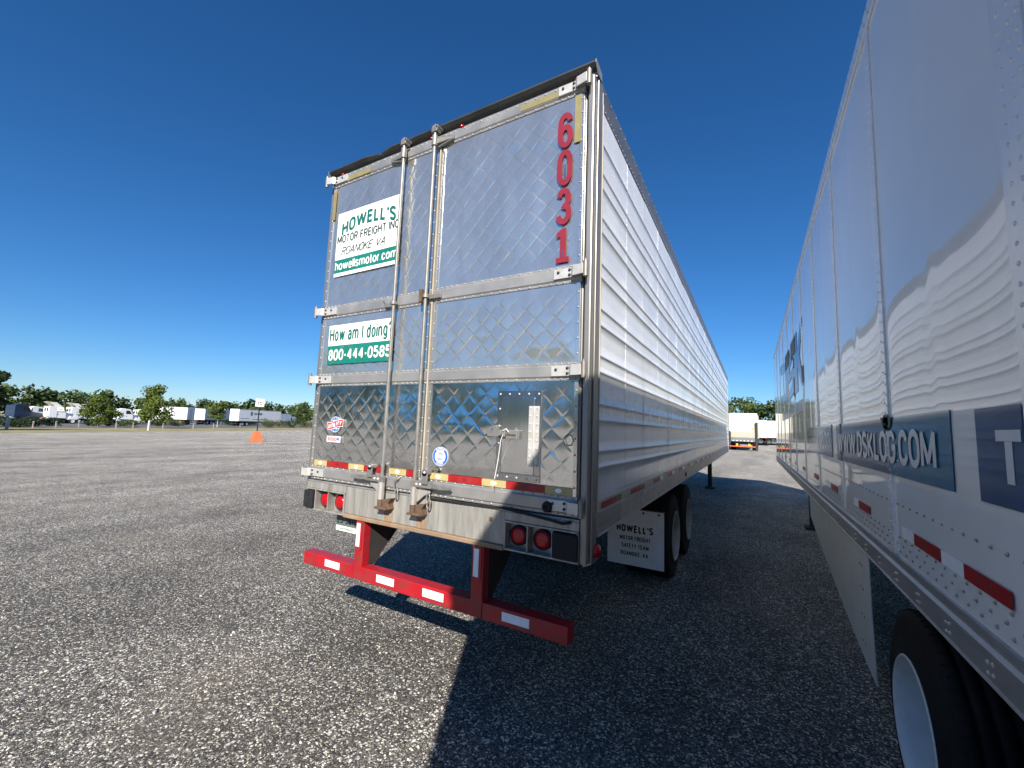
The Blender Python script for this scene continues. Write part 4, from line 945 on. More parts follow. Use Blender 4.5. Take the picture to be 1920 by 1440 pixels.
# rest of the body
MB().box(XB + .06, XB + 2.59, BY0, BY1, 4.07, 4.10).build("roof", "white_trim", B)
MB().box(XB + 2.56, XB + 2.59, BY0, BY1, 1.12, 4.07).build("far_wall", "white_trim", B)
MB().box(XB + .012, XB + 2.56, BY0, BY0 + .04, 1.0, 4.07).build("rear_wall", "white_trim", B)
MB().box(XB + .0, XB + 2.56, BY1 - .02, BY1 + .03, 1.12, 4.07).build("front_wall", "white_trim", B)
MB().box(XB + .03, XB + 2.56, BY0 + .04, BY1, 1.17, 1.26).build("floor", "under_dark", B)
MB().box(XB + .08, XB + 2.5, BY0 + .1, BY1 - .1, 1.3, 4.0).build("cargo_lining", "under_dark", B)
me1 = MB().box(-1.26, 1.26, -.03, .03, 1.09, 1.169).build("floor_crossmember", "under_dark", B, org=(0, 0, 0)); me1.location = (0, BY0 + .6 - 3.5, 0); me1 = me1.data
for k in range(1, 38): inst("floor_crossmember", me1, B, (0, BY0 + .6 + k * .41 - 3.5, 0))
# side skirt, bowed inwards towards the front
sk = MB(); vs = []; zt_, nb = 1.112, 14
for i in range(nb + 1):
    t = i / nb; yy = 1.12 + 6.4 * t; xx = XB + .035 + .30 * t ** 1.15
    for x_, z_ in ((xx, zt_), (xx + .004, .70), (xx + .012, .30 + .02 * t)): vs.append((x_, yy, z_))
o3 = [(a + .006, b, c) for a, b, c in vs]; nn = len(vs)
fs = []
for i in range(nb):
    for k in range(2):
        a = i * 3 + k; fs += [(a, a + 1, a + 4, a + 3), (nn + a, nn + a + 3, nn + a + 4, nn + a + 1)]
for i in (0, nb):
    for k in range(2): a = i * 3 + k; fs.append((a, a + 1, nn + a + 1, nn + a))
for i in range(nb):
    a = i * 3 + 2; fs.append((a, a + 3, nn + a + 3, nn + a))
sk.add(vs + o3, fs); skirt = sk.build("side_skirt", "skirt_white", B)
sb = MB()
for yy in (1.35, 1.42):
    for z in (.95, .80, .62, .45): sb.rivet((XB + .043, yy, z), (-1, 0, 0), .012, .006)
sb.build("skirt_bolts", "rail_grey", skirt, kind="stuff")
for y in (.33, -.90):
    MB().cyl((XB + .3, y, .46), (XB + 2.29, y, .46), .065, n=14).build("axle", "under_dark", B)
    for x, fl in ((XB + .048, False), (XB + 2.54, True)): put_wheel(B, WH_B, x, y, .506 - .01, fl)
    for x, fl in ((XB + .34, False), (XB + 2.25, True)): put_wheel(B, WH_B, x, y, .506 - .01, fl, False)
MB().box(XB + .80, XB + .90, -1.9, 2.2, .80, 1.088).box(XB + 1.7, XB + 1.8, -1.9, 2.2, .80, 1.088).build("slider_rail", "under_dark", B)
for x in (XB + .42, XB + 2.1):
    g = H(x, 7.9)
    lg = MB().box(x - .06, x + .06, 7.84, 7.96, g + .05, 1.088).build("landing_leg", "under_dark", B, .005)
    MB().box(x - .14, x + .14, 7.76, 8.04, g, g + .05).build("leg_foot", "under_dark", lg)
MB().box(XB + .05, XB + 2.5, BY0 - .02, BY0 + .06, .5, .6).box(XB + .7, XB + .78, BY0 - .02, BY0 + .06, .6, 1.0).box(XB + 1.8, XB + 1.88, BY0 - .02, BY0 + .06, .6, 1.0).build("rear_bumper", "chassis_dark", B)

# printed bands and letters: reading direction is -y on this wall
XP = XB - .0046
SIDE = lambda y0, z0, x=XP - .0012: (lambda u, v: (x, y0 - u, z0 + v))
def band_on_side(name, m, y0, y1, z0, z1, x=XP):
    # split at the seams so that the print lies on the panels
    cuts = [y0] + [s for s in SEAMS if y0 < s < y1] + [y1]
    for a, b in zip(cuts[:-1], cuts[1:]):
        aa = a + (.03 if a in SEAMS else 0); bb_ = b - (.03 if b in SEAMS else 0)
        MB().box(x, x + .0008, aa, bb_, z0, z1).build(name, m, B)
band_on_side("printed_band", "navy_vinyl", .365, 1.79, 1.632, 1.905); band_on_side("printed_band", "teal_vinyl", -.417, .308, 1.632, 1.905)
MB().box(XB - .0078, XB - .0066, .308, .365, 1.632, 1.72).build("printed_band", "navy_vinyl", B)
MB().box(XB - .0078, XB - .0066, 1.571, 1.626, 1.632, 1.905).build("printed_band", "old_vinyl", B)
band_on_side("printed_band", "navy_vinyl", 2.03, 3.80, 1.64, 1.912)
MB().box(XP, XP + .0008, -.85, -.60, 1.628, 1.896).box(XB - .0055, XB - .0045, -1.9, -.99, 1.628, 1.896).build("printed_band", "navy_vinyl", B)
MB().box(XB - .0095, XB - .0085, .30, .385, 1.84, 1.92).prism([(XB - .0095, .25, 1.905), (XB - .0095, .27, 1.86), (XB - .0095, .33, 1.845), (XB - .0095, .40, 1.86), (XB - .0095, .44, 1.91)], (.001, 0, 0)).build("vinyl_patch", "old_vinyl", B)
mb = MB(); lettering(mb, "WWW.DSKLOG.COM", .158, SIDE(1.70, 1.686, XB - .0088), axis=0, width=1.99, bold=.19); mb.build("lettering", "letter_white", B)
mb = MB(); y = -.718; mb.box(XP - .0016, XP - .0008, y - .125, y, 1.802, 1.832).box(XP - .0016, XP - .0008, y - .081, y - .045, 1.692, 1.8015); mb.build("lettering", "letter_white", B)
mb = MB(); lettering(mb, "800", .155, SIDE(2.62, 1.70, XP - .0012), axis=0, width=.50, bold=.19); mb.build("lettering", "letter_white", B)
# DSK emblem further along
def onside(name, m, pts, x=XP - .0004):
    return MB().prism([(x, y, z) for y, z in pts], (.0006, 0, 0)).build(name, m, B)
onside("emblem_letter", "logo_vinyl", [(5.36, 3.33), (4.80, 3.33), (4.80, 2.45), (5.36, 2.45), (5.36, 2.62), (5.10, 2.62)][0:5])
onside("emblem_letter", "logo_vinyl", [(4.78, 3.0), (4.60, 3.14), (4.17, 3.35), (4.05, 3.35), (4.05, 3.28), (4.48, 2.92), (4.10, 2.50), (4.05, 2.45), (4.30, 2.47), (4.78, 2.80)])
onside("emblem_letter", "logo_vinyl", [(6.55, 3.10), (5.46, 3.26), (5.46, 3.08), (6.2, 2.98), (6.2, 2.86), (5.46, 2.94), (5.46, 2.50), (6.55, 2.42), (6.55, 2.58), (5.8, 2.66), (5.8, 2.78), (6.55, 2.72)])
onside("emblem_letter", "logo_vinyl", [(8.9, 3.35), (8.4, 3.36), (6.9, 3.2), (6.75, 3.05), (6.75, 2.6), (6.9, 2.45), (8.9, 2.5), (8.9, 2.7), (7.3, 2.66), (7.3, 3.05), (8.9, 3.18)])
for y0, y1, z0, z1 in ((5.05, 5.85, 3.06, 3.32), (6.25, 7.2, 3.06, 3.33), (5.33, 5.45, 2.42, 2.72), (4.06, 4.2, 2.50, 2.72), (5.33, 5.45, 2.86, 3.02)):
    onside("vinyl_patch", "old_vinyl", [(y0, z0), (y1, z0), (y1, z1), (y0, z1)], XB - .0092)
band_on_side("printed_band", "logo_vinyl", 4.2, 8.6, 2.14, 2.30)

# ------------------------------------------------------------------ foliage
def leaf_cloud(centers, n, size, rnd, flat=.6):
    """many small leaf faces spread through clumps; returns verts, faces, tint per face"""
    vs, fs, tint = [], [], []
    tot = sum(r ** 2.2 for _, r, _ in centers)
    for c, r, t0 in centers:
        for k in range(max(4, int(n * r ** 2.2 / tot))):
            d = Vector((rnd.gauss(0, 1), rnd.gauss(0, 1), rnd.gauss(0, 1))).normalized(); rad = r * (rnd.random() ** .45)
            p = Vector(c) + Vector((d.x * rad, d.y * rad, d.z * rad * flat))
            nr = (d + Vector((rnd.gauss(0, .6), rnd.gauss(0, .6), rnd.gauss(.3, .6)))).normalized(); a = nr.orthogonal().normalized(); b = nr.cross(a)
            th = rnd.random() * 6.28; a, b = a * math.cos(th) + b * math.sin(th), b * math.cos(th) - a * math.sin(th)
            s = size * rnd.uniform(.6, 1.3); o = len(vs)
            vs += [p - a * s * .5, p + b * s * .33 + a * s * .05, p + a * s * .55, p - b * s * .33 + a * s * .05]; fs.append((o, o + 1, o + 2, o + 3)); tint.append(min(1, max(0, t0 + rnd.gauss(0, .18))))
    return vs, fs, tint
def leaf_obj(name, vs, fs, tint, m, parent=None, org=(0, 0, 0)):
    v = np.array([tuple(q) for q in vs]) - np.array(org); me = bpy.data.meshes.new(name); f = np.array(fs, dtype=np.int32)
    me.vertices.add(len(v)); me.vertices.foreach_set("co", v.ravel()); me.loops.add(f.size); me.loops.foreach_set("vertex_index", f.ravel()); me.polygons.add(len(f)); me.polygons.foreach_set("loop_start", np.arange(0, f.size, 4)); me.update(calc_edges=True)
    at = me.attributes.new("tint", 'FLOAT', 'FACE'); at.data.foreach_set("value", tint); me.materials.append(MATS[m]); return link(name, me, parent)
def tree(px, py, hgt, wid, label, leafm, n, seed, lean=0.0, bark="bark_pale", trunk_h=.3, size=.24, tall=False, group="young trees along the verge"):
    rnd = random.Random(seed); g = ghit(px, py); t = thing("young_tree", label, "tree", g, 0, group)
    top = g + Vector((lean * .3, lean, hgt)); mb = MB(); base = g - Vector((0, 0, .05)); fork = g.lerp(top, trunk_h)
    mb.cyl(base, fork, .022 * hgt, .016 * hgt, 8).cyl(fork, g.lerp(top, .93), .016 * hgt, .004 * hgt, 7)
    centers = []
    for k in range(16):
        a = rnd.random() * 6.28; f = trunk_h + .03 + (1 - trunk_h) * k / 17
        w_ = wid * .5 * (math.sin(math.pi * min(1, (f - trunk_h) / (1 - trunk_h) * .85 + .16)) ** .7 if not tall else max(.12, 1.0 - (f - trunk_h) / (1 - trunk_h) * .9)) * rnd.uniform(.45, .95)
        p0 = g.lerp(top, f - .05); p1 = g.lerp(top, f) + Vector((math.cos(a) * w_, math.sin(a) * w_, rnd.uniform(-.02, .1) * hgt))
        mb.cyl(p0, p1, .006 * hgt, .002 * hgt, 5); centers.append((p1, wid * rnd.uniform(.13, .24), rnd.uniform(.2, .8))); centers.append((p0.lerp(p1, .5), wid * rnd.uniform(.13, .2), rnd.uniform(.1, .5)))
    centers.append((top, wid * .10, .6))
    mb.build("trunk", bark, t)
    vs, fs, ti = leaf_cloud(centers, n, size, rnd, .8); leaf_obj("crown", vs, fs, ti, leafm, t, g); return t
tree(278, 803, 6.1, 5.0, "young tree with tall lopsided crown beside the grey bollard", "leaf_bright", 5200, 21, .5, trunk_h=.18, tall=True, size=.30)
tree(183, 801, 4.3, 4.0, "young tree with thin bare tip behind the rope fence", "leaf_bright", 3600, 22, .2, trunk_h=.22, size=.28)
tree(407, 801, 4.4, 3.8, "small round crowned tree by the trailer backs", "leaf_bright", 3000, 23, 0, trunk_h=.34, size=.26)
tree(568, 800, 6.4, 5.4, "broad bushy tree growing next to the pale shrubs", "leaf_mid", 4600, 24, 0, trunk_h=.2, size=.3)
tree(-34, 806, 5.6, 3.2, "dark tall tree standing by the verge end post", "leaf_dark", 4600, 25, .2, trunk_h=.25, size=.3)
tree(-120, 806, 6.0, 5, "full leafed tree past the verge end post", "leaf_mid", 3600, 26, 0, trunk_h=.25, size=.3)

def shrub(px, py, w_, h, leafm, label, seed, n=900):
    rnd = random.Random(seed); g = ghit(px, py); t = thing("shrub", label, "shrub", g, 0, "shrubs along the verge")
    cs = [(g + Vector((rnd.gauss(0, .18) * w_, rnd.gauss(0, .25) * w_, h * rnd.uniform(.3, .62))), h * rnd.uniform(.38, .55), rnd.uniform(.2, .7)) for _ in range(7)]
    vs, fs, ti = leaf_cloud(cs, n, .16 if h < 1.3 else .22, rnd, .85); leaf_obj("foliage", vs, fs, ti, leafm, t, g)
    mb = MB()
    for k in range(5): mb.cyl(g - Vector((0, 0, .03)), cs[k][0], .025, .008, 5)
    mb.build("stems", "bark", t)
for i, (px, py, w_, h, m, lb) in enumerate(((12, 801, 4, 1.5, "leaf_dark", "dark shrub at the end of the rope fence"), (36, 800, 3.2, 1.3, "leaf_dark", "low dark shrub beside the blue truck"), (94, 799, 2.4, 1.5, "leaf_dark", "rounded dark shrub in front of the day cab trucks"), (172, 799, 2.4, 1.3, "leaf_dark", "dark shrub at the foot of the thin tipped tree"),
        (200, 799, 3.2, 1.3, "leaf_dark", "long dark shrub behind the rope fence"), (226, 799, 2.6, 1.2, "leaf_mid", "green shrub between the two leafy verge trees"), (252, 799, 2.6, 1.2, "leaf_pale", "pale shrub left of the lopsided tree trunk"), (298, 799, 3.2, 1.4, "leaf_dark", "dark shrub right of the lopsided tree trunk"),
        (322, 799, 3.0, 1.5, "leaf_pale", "pale grey green shrub under the white truck box"), (432, 798, 3.2, 1.7, "leaf_dark", "dark shrub below the lettered trailer"), (452, 798, 3.2, 1.6, "leaf_mid", "mid green shrub below the lettered trailer"), (472, 798, 2.6, 1.5, "leaf_dark", "small dark shrub near the number sign"),
        (500, 802, 3.0, 2.0, "leaf_pale", "pale silvery shrub right of the number sign"), (526, 802, 3.0, 1.9, "leaf_pale", "second pale silvery shrub from the number sign"), (548, 802, 2.6, 2.2, "leaf_dark", "dark clipped shrub among the silvery shrubs"), (572, 802, 3.0, 1.8, "leaf_pale", "pale shrub beneath the broad bushy tree"), (503, 793, 5.0, 3.6, "leaf_mid", "tall rounded green bush behind the silvery shrubs"), (552, 793, 5.0, 3.2, "leaf_mid", "wide green bush in front of the parked vans"))):
    shrub(px, py, w_, h, m, lb, 40 + i)

def forest(name, label, segs, seed, m="leaf_forest"):
    rnd = random.Random(seed); vs, fs, ti = [], [], []
    for (a0, a1, dist, hmin, hmax, sp_, nl, rows, lsz) in segs:
        a = a0
        while a < a1:
            for r in range(rows):
                d = dist * (1 + .10 * r) * rnd.uniform(.97, 1.04); aa = a + rnd.uniform(-.5, .5) * sp_ / dist
                x = CAM.x + math.sin(aa) * d; y = CAM.y + math.cos(aa) * d; z = H(x, y); h = rnd.uniform(hmin, hmax) * (1 + .04 * r); w_ = rnd.uniform(.55, .75) * h * .55
                t0 = rnd.uniform(.05, .8); cs = [(Vector((x + rnd.gauss(0, .35) * w_, y + rnd.gauss(0, .35) * w_, z + h * rnd.uniform(.14, .86))), w_ * rnd.uniform(.4, .65), t0 + rnd.uniform(-.15, .2)) for _ in range(8)]
                v, f, t = leaf_cloud(cs, nl, h * lsz, rnd, .85); o = len(vs); vs += v; fs += [tuple(i + o for i in q) for q in f]; ti += t
            a += sp_ / dist
    o = leaf_obj(name, vs, fs, ti, m); o["kind"] = "stuff"; tag(o, label, "woodland"); return o
forest("woodland", "dark green wood along the skyline around the lot", [(-1.75, -1.30, 235, 10.5, 13.5, 3.4, 200, 2, .13), (-1.30, -.72, 235, 8.8, 11.5, 3.2, 200, 2, .13), (-.72, -.2, 190, 9.5, 12.5, 3.4, 170, 2, .12)], 5)
forest("woodland", "bright green wood rising beyond the white box truck", [(-.12, .3, 112, 8.6, 10.8, 2.8, 900, 2, .065), (-.2, -.12, 112, 9.5, 12, 4, 200, 2, .1), (.3, .5, 112, 9.5, 12, 4, 200, 1, .1)], 6)
forest("woodland", "belt of trees behind the photographer's end of the lot", [(.5, 1.9, 120, 11, 15, 6, 90, 1, .13), (1.9, 4.53, 78, 9, 15.5, 3.2, 320, 1, .09)], 8)

# ------------------------------------------------------------------ small things on the verge
g = ghit(480, 829); sg = thing("numbered_sign", "white number 15 sign on a dark post in an orange base", "sign", g, .75)
def taper(mb, w0, d0, w1, d1, z0, z1):
    return mb.add([(-w0, -d0, z0), (w0, -d0, z0), (w0, d0, z0), (-w0, d0, z0), (-w1, -d1, z1), (w1, -d1, z1), (w1, d1, z1), (-w1, d1, z1)], [(3, 2, 1, 0), (4, 5, 6, 7), (0, 1, 5, 4), (1, 2, 6, 5), (2, 3, 7, 6), (3, 0, 4, 7)])
taper(MB(), .42, .34, .19, .18, 0, .84).build("sign_base", "orange_base", sg, .02, org=(0, 0, 0))
MB().box(-.035, .035, -.03, .03, .8405, 3.05).build("post", "post_green", sg, org=(0, 0, 0))
MB().box(-.30, .30, -.045, -.031, 2.72, 3.33).build("sign_panel", "sign_face", sg, .01, org=(0, 0, 0))
mb = MB(); lettering(mb, "15", .26, lambda u, v: (-.165 + u, -.048, 2.86 + v), width=.34, bold=.17); mb.build("lettering", "letter_black", sg, org=(0, 0, 0))
sg.rotation_euler = (0, 0, math.atan2(-(CAM.x - g.x), (CAM.y - g.y)) + math.pi + .25)
g = ghit(104, 798); s2 = thing("small_sign", "small white sign on a thin post before the day cab trucks", "sign", g, sg.rotation_euler.z - .2)
MB().box(-.03, .03, -.02, .02, 0, 2.6).build("post", "post_green", s2, org=(0, 0, 0)); MB().box(-.02, .62, -.035, -.021, 2.1, 2.65).build("sign_panel", "sign_face", s2, org=(0, 0, 0))
MB().box(.08, .52, -.038, -.036, 2.34, 2.46).build("sign_print", "letter_black", s2, org=(0, 0, 0))
for px, py, lb in ((12, 805, "grey steel bollard beside the dark tall tree"), (278, 807.5, "grey steel bollard beside the lopsided young tree")):
    g = ghit(px, py); b_ = thing("bollard", lb, "bollard", g, 0, "bollards along the verge")
    MB().cyl(g - Vector((0, 0, .1)), g + Vector((0, 0, 1.18)), .125, n=14).build("post", "bollard_paint", b_)
    MB().lathe([(0, .125), (.05, .10), (.075, 0)], g + Vector((0, 0, 1.18)), 'z', 14).build("cap", "bollard_paint", b_)
fpts = [(-40, 803.5), (12, 803.5), (61, 803.2), (104, 802), (147, 801.5), (217, 803.5), (249, 803), (305, 803.5), (362, 804), (400, 802.5), (450, 802), (520, 801.5)]
g0 = ghit(*fpts[1]); fn = thing("rope_fence", "low rope fence on short wooden posts along the verge", "fence", g0)
tops = []
for px, py in fpts:
    g = ghit(px, py); MB().box(g.x - .06, g.x + .06, g.y - .06, g.y + .06, g.z - .05, g.z + .82).build("post", "wood_grey", fn, .01); tops.append(g + Vector((0, 0, .7)))
for a, b in zip(tops[:-1], tops[1:]):
    MB().tube([a.lerp(b, k / 6) - Vector((0, 0, .12 * math.sin(math.pi * k / 6))) for k in range(7)], .018, 5).build("rope", "cable_dark", fn)
g = ghit(78, 794); dr = thing("traffic_drum", "orange and white striped traffic drum beside the day cab trucks", "drum", g)
for k, (z0, z1, m) in enumerate(((0, .1, "rubber"), (.1, .35, "orange_base"), (.35, .52, "letter_white"), (.52, .72, "orange_base"), (.72, .88, "letter_white"), (.88, 1.08, "orange_base"))):
    r = .42 - .10 * (z0 / 1.08); MB().cyl(g + Vector((0, 0, z0)), g + Vector((0, 0, z1)), r if k else .5, r - .02, 16).build("drum_base" if k == 0 else "drum_band", m, dr)

# ------------------------------------------------------------------ parked vehicles
def small_wheel(parent, x, y, z, r=.5, wd=.26, rim="rim_white", sgn=1):
    t = MB().lathe([(-wd / 2, r * .58), (-wd / 2, r * .9), (-wd / 2 + .03, r), (wd / 2 - .03, r), (wd / 2, r * .9), (wd / 2, r * .58)], (0, 0, 0), 'x', 20).build("wheel", "tyre_rubber", parent, org=(0, 0, 0))
    t.location = (x, y, z)
    MB().lathe([(0, r * .58), (.0, r * .5), (-sgn * .05, r * .3), (-sgn * .02, r * .12), (0, 0)], (sgn * wd / 2 * .92, 0, 0), 'x', 18).build("rim", rim, t, org=(0, 0, 0))
def day_cab(g, rz, label, fairing=True, paint="truck_white", sleeper=False):
    """local frame: length along +y (nose at +y), ground at z = 0"""
    t = thing("tractor_truck", label, "truck", g, rz, "parked tractor trucks")
    L0 = lambda mb, n_, m, p=t, bv=0: mb.build(n_, m, p, bv, org=(0, 0, 0))
    cabl = [(-1.05, 1.0), (-1.05, 2.95), (-.95, 3.02), (.45, 3.02), (.62, 2.9), (1.05, 2.12), (1.15, 1.95), (1.15, .95)]
    cab = L0(MB().prism([(-1.1, a, b) for a, b in cabl], (2.2, 0, 0)), "cab", paint, t, .04)
    hood = L0(MB().prism([(-.9, 1.155, 1.0), (-.9, 1.155, 1.98), (-.9, 2.7, 1.72), (-.9, 2.95, 1.55), (-.9, 3.0, .75), (-.9, 2.6, .72), (-.9, 1.4, .72)], (1.8, 0, 0)), "hood", paint, t, .06)
    L0(MB().box(-.55, .55, 3.001, 3.03, .85, 1.5), "grille", "chassis_dark", hood); L0(MB().box(-1.15, 1.15, 2.9, 3.15, .42, .72), "front_bumper", "truck_grey", t, .03)
    for s in (-1, 1):
        L0(MB().prism([(s * 1.101, -.05, 2.05), (s * 1.101, -.05, 2.72), (s * 1.101, .5, 2.72), (s * 1.101, .86, 2.1), (s * 1.101, .86, 2.05)], (s * .012, 0, 0)), "side_window", "dark_glass", cab)
        L0(MB().prism([(s * .905, 1.45, .75), (s * .905, 1.5, 1.1), (s * .905, 1.75, 1.3), (s * .905, 2.3, 1.3), (s * .905, 2.6, 1.1), (s * .905, 2.75, .75)], (s * .25, 0, 0)), "fender", paint, hood, .04)
        small_wheel(t, s * 1.0, 2.1, .5, sgn=s)
        for y in ((-2.0, -3.3)):
            small_wheel(t, s * .95, y, .5, sgn=s, wd=.5)
        L0(MB().box(s * 1.11, s * 1.32, .98, 1.06, 1.95, 2.55), "mirror", "chassis_dark", cab); L0(MB().cyl((s * .6, -1.25, .75), (s * .6, -.1, .75), .3), "fuel_tank", "truck_grey", t)
        L0(MB().box(s * 1.113, s * 1.12, .0, .12, 1.55, 1.68), "door_badge", "chassis_dark", cab)
        L0(MB().box(s * .2, s * .62, -1.062, -1.05, 2.15, 2.7), "rear_window", "dark_glass", cab)
    L0(MB().prism([(-.95, .47, 2.92), (-.95, .66, 2.82), (-.95, 1.03, 2.18), (-.95, 1.0, 2.15)], (1.9, 0, 0)), "windscreen", "dark_glass", cab)
    L0(MB().box(-.55, -.42, -4.2, 2.9, .62, .9).box(.42, .55, -4.2, 2.9, .62, .9).box(-.42, .42, -3.8, -3.7, .65, .88), "chassis_rail", "chassis_dark", t)
    L0(MB().box(-.5, .5, -3.1, -2.2, .95, 1.12), "fifth_wheel", "chassis_dark", t, .02)
    if fairing:
        L0(MB().prism([(-.95, -1.2, 3.75), (-.95, -.2, 3.72), (-.95, .55, 3.03), (-.95, -.35, 3.03)], (.06, 0, 0)).prism([(.89, -1.2, 3.75), (.89, -.2, 3.72), (.89, .55, 3.03), (.89, -.35, 3.03)], (.06, 0, 0)).prism([(-.89, -1.2, 3.75), (-.89, -.2, 3.72), (-.89, .55, 3.03), (-.89, .48, 3.0), (-.89, -.22, 3.66), (-.89, -1.2, 3.69)], (1.78, 0, 0)), "roof_fairing", "truck_cream", cab)
    else:
        L0(MB().box(-.5, .5, -.5, .1, 3.021, 3.12), "roof_lamp_bar", paint, cab, .03)
    return t
def box_body(g, rz, label, cat, name, length=10.0, hgt=3.9, paint="box_white", cabfront=True, group=None, logo=False, floor=1.15):
    t = thing(name, label, cat, g, rz, group); L0 = lambda mb, n_, m, p=t, bv=0: mb.build(n_, m, p, bv, org=(0, 0, 0))
    bd = L0(MB().box(-1.28, 1.28, 0, length, floor, hgt), "box_body", paint, t, .03)
    for s in (-1, 1):
        L0(MB().box(s * 1.281, s * 1.30, .02, length - .02, floor, floor + .12), "bottom_rail", "truck_grey", bd); L0(MB().box(s * 1.281, s * 1.295, .02, length - .02, hgt - .1, hgt - .01), "top_rail", "truck_grey", bd)
        for k, y in enumerate((1.2, 2.45)):
            small_wheel(t, s * 1.02, y, .5, sgn=s, wd=.5)
    L0(MB().box(-.5, -.38, .2, length, .85, floor - .002).box(.38, .5, .2, length, .85, floor - .002), "chassis_rail", "chassis_dark", t)
    L0(MB().box(-1.2, 1.2, -.02, .06, .5, .62).box(-.6, -.5, -.02, .06, .62, floor).box(.5, .6, -.02, .06, .62, floor), "rear_bumper", "chassis_dark", t)
    for s in (-1, 1):
        L0(MB().box(s * .02, s * 1.2, -.03, -.002, floor + .08, hgt - .12), "rear_door", paint, bd); L0(MB().cyl((s * .25, -.05, floor + .08), (s * .25, -.05, hgt - .15), .02, n=6), "lock_rod", "galvanised", bd)
        L0(MB().box(s * 1.0, s * 1.2, -.04, -.0, floor - .12, floor - .02), "tail_lamp", "lens_red", bd)
    if cabfront:
        c = L0(MB().prism([(-1.1, length + .15, .6), (-1.1, length + .15, 2.7), (-1.1, length + 1.1, 2.7), (-1.1, length + 1.75, 1.9), (-1.1, length + 2.6, 1.7), (-1.1, length + 2.7, .6)], (2.2, 0, 0)), "cab", "truck_white", t, .05)
        for s in (-1, 1):
            L0(MB().prism([(s * 1.101, length + .5, 1.85), (s * 1.101, length + .5, 2.5), (s * 1.101, length + 1.1, 2.5), (s * 1.101, length + 1.5, 1.9)], (s * .012, 0, 0)), "side_window", "dark_glass", c); small_wheel(t, s * 1.0, length + 2.0, .5, sgn=s)
    else:
        for s in (-1, 1): L0(MB().box(s * .7, s * .82, length - 2.6, length - 2.48, .02, floor), "landing_leg", "chassis_dark", t)
        L0(MB().box(-.9, .9, length + .001, length + .35, 2.2, hgt - .2), "front_unit", "truck_grey", t, .05)
    if logo:
        mb = MB(); lettering(mb, "GAMSE", .52, lambda u, v: (1.2965, 4.3 + u, 2.75 + v), axis=2, width=2.5, bold=.22); L0(mb, "lettering", "text_dark", bd)
        mb = MB(); lettering(mb, "8", 1.0, lambda u, v: (1.2965, 3.3 + u, 2.5 + v), axis=2, width=.6, bold=.2); L0(mb, "emblem", "text_dark", bd)
        L0(MB().box(1.283, 1.285, .6, 3.0, 1.75, 1.85).box(1.283, 1.285, 4.0, 9.2, 1.60, 1.72), "stripe", "text_dark", bd)
    return t
def head(dx, dy):       # rotation that turns +y to the given heading
    return math.atan2(-dx, dy)
day_cab(gpos(98, 73), head(-.12, .99), "white day cab truck with cream roof fairing behind the traffic drum")
day_cab(gpos(139, 77), head(-.12, .99), "white day cab truck with raised cream fairing behind the thin tipped tree")
day_cab(gpos(165, 84), head(-.12, .99), "white day cab truck mostly hidden by the thin tipped tree")
day_cab(gpos(228, 82), head(-.1, .99), "white day cab truck with low roof lamp bar and no fairing", False)
day_cab(gpos(262, 88), head(-.1, .99), "white truck without fairing hidden behind the lopsided tree", False)
day_cab(gpos(30, 70), head(-.3, .95), "dark blue tractor truck behind the low dark shrubs", False, "truck_blue")
day_cab(gpos(62, 86), head(-.2, .98), "white tractor truck parked beside the dark blue one", False)
box_body(gpos(355, 92), head(-.80, -.60), "white box truck with a plain side facing the verge", "truck", "box_truck", 7.8, 3.85)
box_body(gpos(372, 103), head(-.5, .87), "grey white trailer showing its back beside the plain box truck", "trailer", "parked_trailer", 12, 3.9, cabfront=False, group="trailers parked beyond the verge")
box_body(gpos(390, 118), head(-.5, .87), "shaded trailer tucked behind the small round crowned tree", "trailer", "parked_trailer", 12, 3.9, cabfront=False, group="trailers parked beyond the verge")
box_body(gpos(437, 97), head(-.30, .955), "trailer with dark lettering on its long side behind the shrubs", "trailer", "parked_trailer", 13, 3.95, cabfront=False, group="trailers parked beyond the verge", logo=True)
box_body(gpos(493, 135), head(-.4, .92), "far white trailer behind the number sign", "trailer", "parked_trailer", 12, 3.8, cabfront=False, group="trailers parked beyond the verge")
box_body(gpos(517, 150), head(-.4, .92), "small far white box truck beyond the green bushes", "truck", "box_truck", 6, 3.3, group="far box trucks")
box_body(gpos(530, 165), head(-.4, .92), "farthest white box truck near the broad bushy tree", "truck", "box_truck", 6, 3.2, group="far box trucks")
g = gpos(508, 190); hs = thing("storage_shed", "low brown shed far beyond the parked trailers", "shed", g, .4)
MB().box(-4, 4, -3, 3, 0, 2.6).build("wall", "box_white", hs, org=(0, 0, 0)); MB().prism([(-4.3, -3.3, 2.61), (-4.3, 3.3, 2.61), (-4.3, 0, 4.0)], (8.6, 0, 0)).build("roof", "brown_roof", hs, org=(0, 0, 0)); MB().box(-1, 1, -3.05, -3.001, 0, 2.1).build("door", "truck_grey", hs, org=(0, 0, 0))

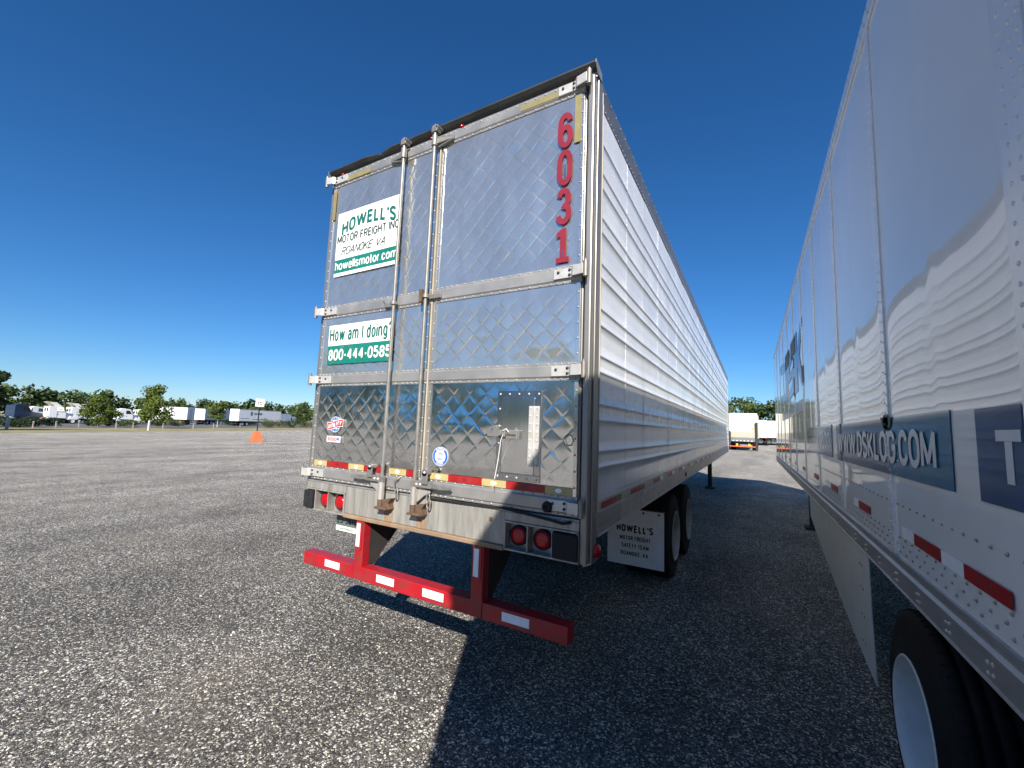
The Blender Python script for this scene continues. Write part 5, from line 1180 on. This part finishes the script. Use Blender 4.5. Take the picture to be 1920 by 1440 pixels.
# liftgate box truck between the two trailers
def lift_truck():
    g = gpos(1393, 43.0); g.z = H(g.x, g.y); t = thing("box_truck", "cream white box truck with folded liftgate between the two trailers", "truck", g, head(.03, 1)); L0 = lambda mb, n_, m, p=t, bv=0: mb.build(n_, m, p, bv, org=(0, 0, 0))
    bd = L0(MB().box(-1.28, 1.28, .0, 8.0, 1.25, 3.82).box(-1.285, 1.285, -.05, 0, 3.62, 3.84).box(1.2, 1.285, -.05, 0, 1.25, 3.6195).box(-1.285, -1.2, -.05, 0, 1.25, 3.6195), "box_body", "truck_cream", t, .01)
    for k in range(5): L0(MB().box(-1.195, 1.195, -.02, -.001, 1.32 + k * .455, 1.768 + k * .455), "door_slat", "truck_cream", bd)
    for x in (-.4, .42):
        for k in range(5): L0(MB().box(x - .03, x + .03, -.045, -.021, 1.60 + k * .42, 1.70 + k * .42), "door_roller", "truck_grey", bd)
    L0(MB().lathe([(0, .13), (-.006, .12), (-.008, 0)], (.86, -.0205, 2.26), 'y', 14), "round_sticker", "yellow_paint", bd)
    L0(MB().box(-1.12, 1.05, -.16, -.055, 1.33, 1.95), "liftgate", "liftgate_tan", t, .02); lg = L0(MB().box(-1.12, 1.05, -.20, -.055, .92, 1.325), "liftgate", "liftgate_grey", t, .02)
    for k in range(6): L0(MB().box(-.95 + k * .33, -.80 + k * .33, -.206, -.2005, .98, 1.04), "reflective_tape", "tape_white", lg)
    L0(MB().box(-1.3, -1.16, -.2, .2, .2, 2.0).box(1.10, 1.30, -.2, .2, .05, 2.9), "lift_column", "chassis_dark", t, .02)
    L0(MB().box(-1.0, 1.0, .1, .5, .7, .9), "lift_beam", "chassis_dark", t)
    for x in (-.55, .55): L0(MB().box(x - .1, x + .1, -.28, -.1, .42, .72), "lift_arm", "yellow_paint", t)
    L0(MB().box(-1.25, 1.1, -.3, -.2, .38, .48), "step_bar", "orange_base", t)
    for s in (-1, 1):
        small_wheel(t, s * 1.0, 2.0, .5, sgn=s, wd=.5); small_wheel(t, s * 1.0, 9.8, .5, sgn=s)
    L0(MB().box(-.5, .5, .5, 10, .8, 1.249), "chassis_rail", "chassis_dark", t); L0(MB().box(-1.1, 1.1, 8.2, 10.4, .6, 2.7), "cab", "truck_white", t, .1)
    return t
lift_truck()
box_body(gpos(1419, 62), head(.10, 1), "white trailer half shaded behind the liftgate truck", "trailer", "parked_trailer", 12, 3.75, cabfront=False, group="white trailers beyond the liftgate truck")
box_body(gpos(1447, 63.5), head(.10, 1), "sunlit white trailer back next to the half shaded trailer", "trailer", "parked_trailer", 12, 3.75, cabfront=False, group="white trailers beyond the liftgate truck")
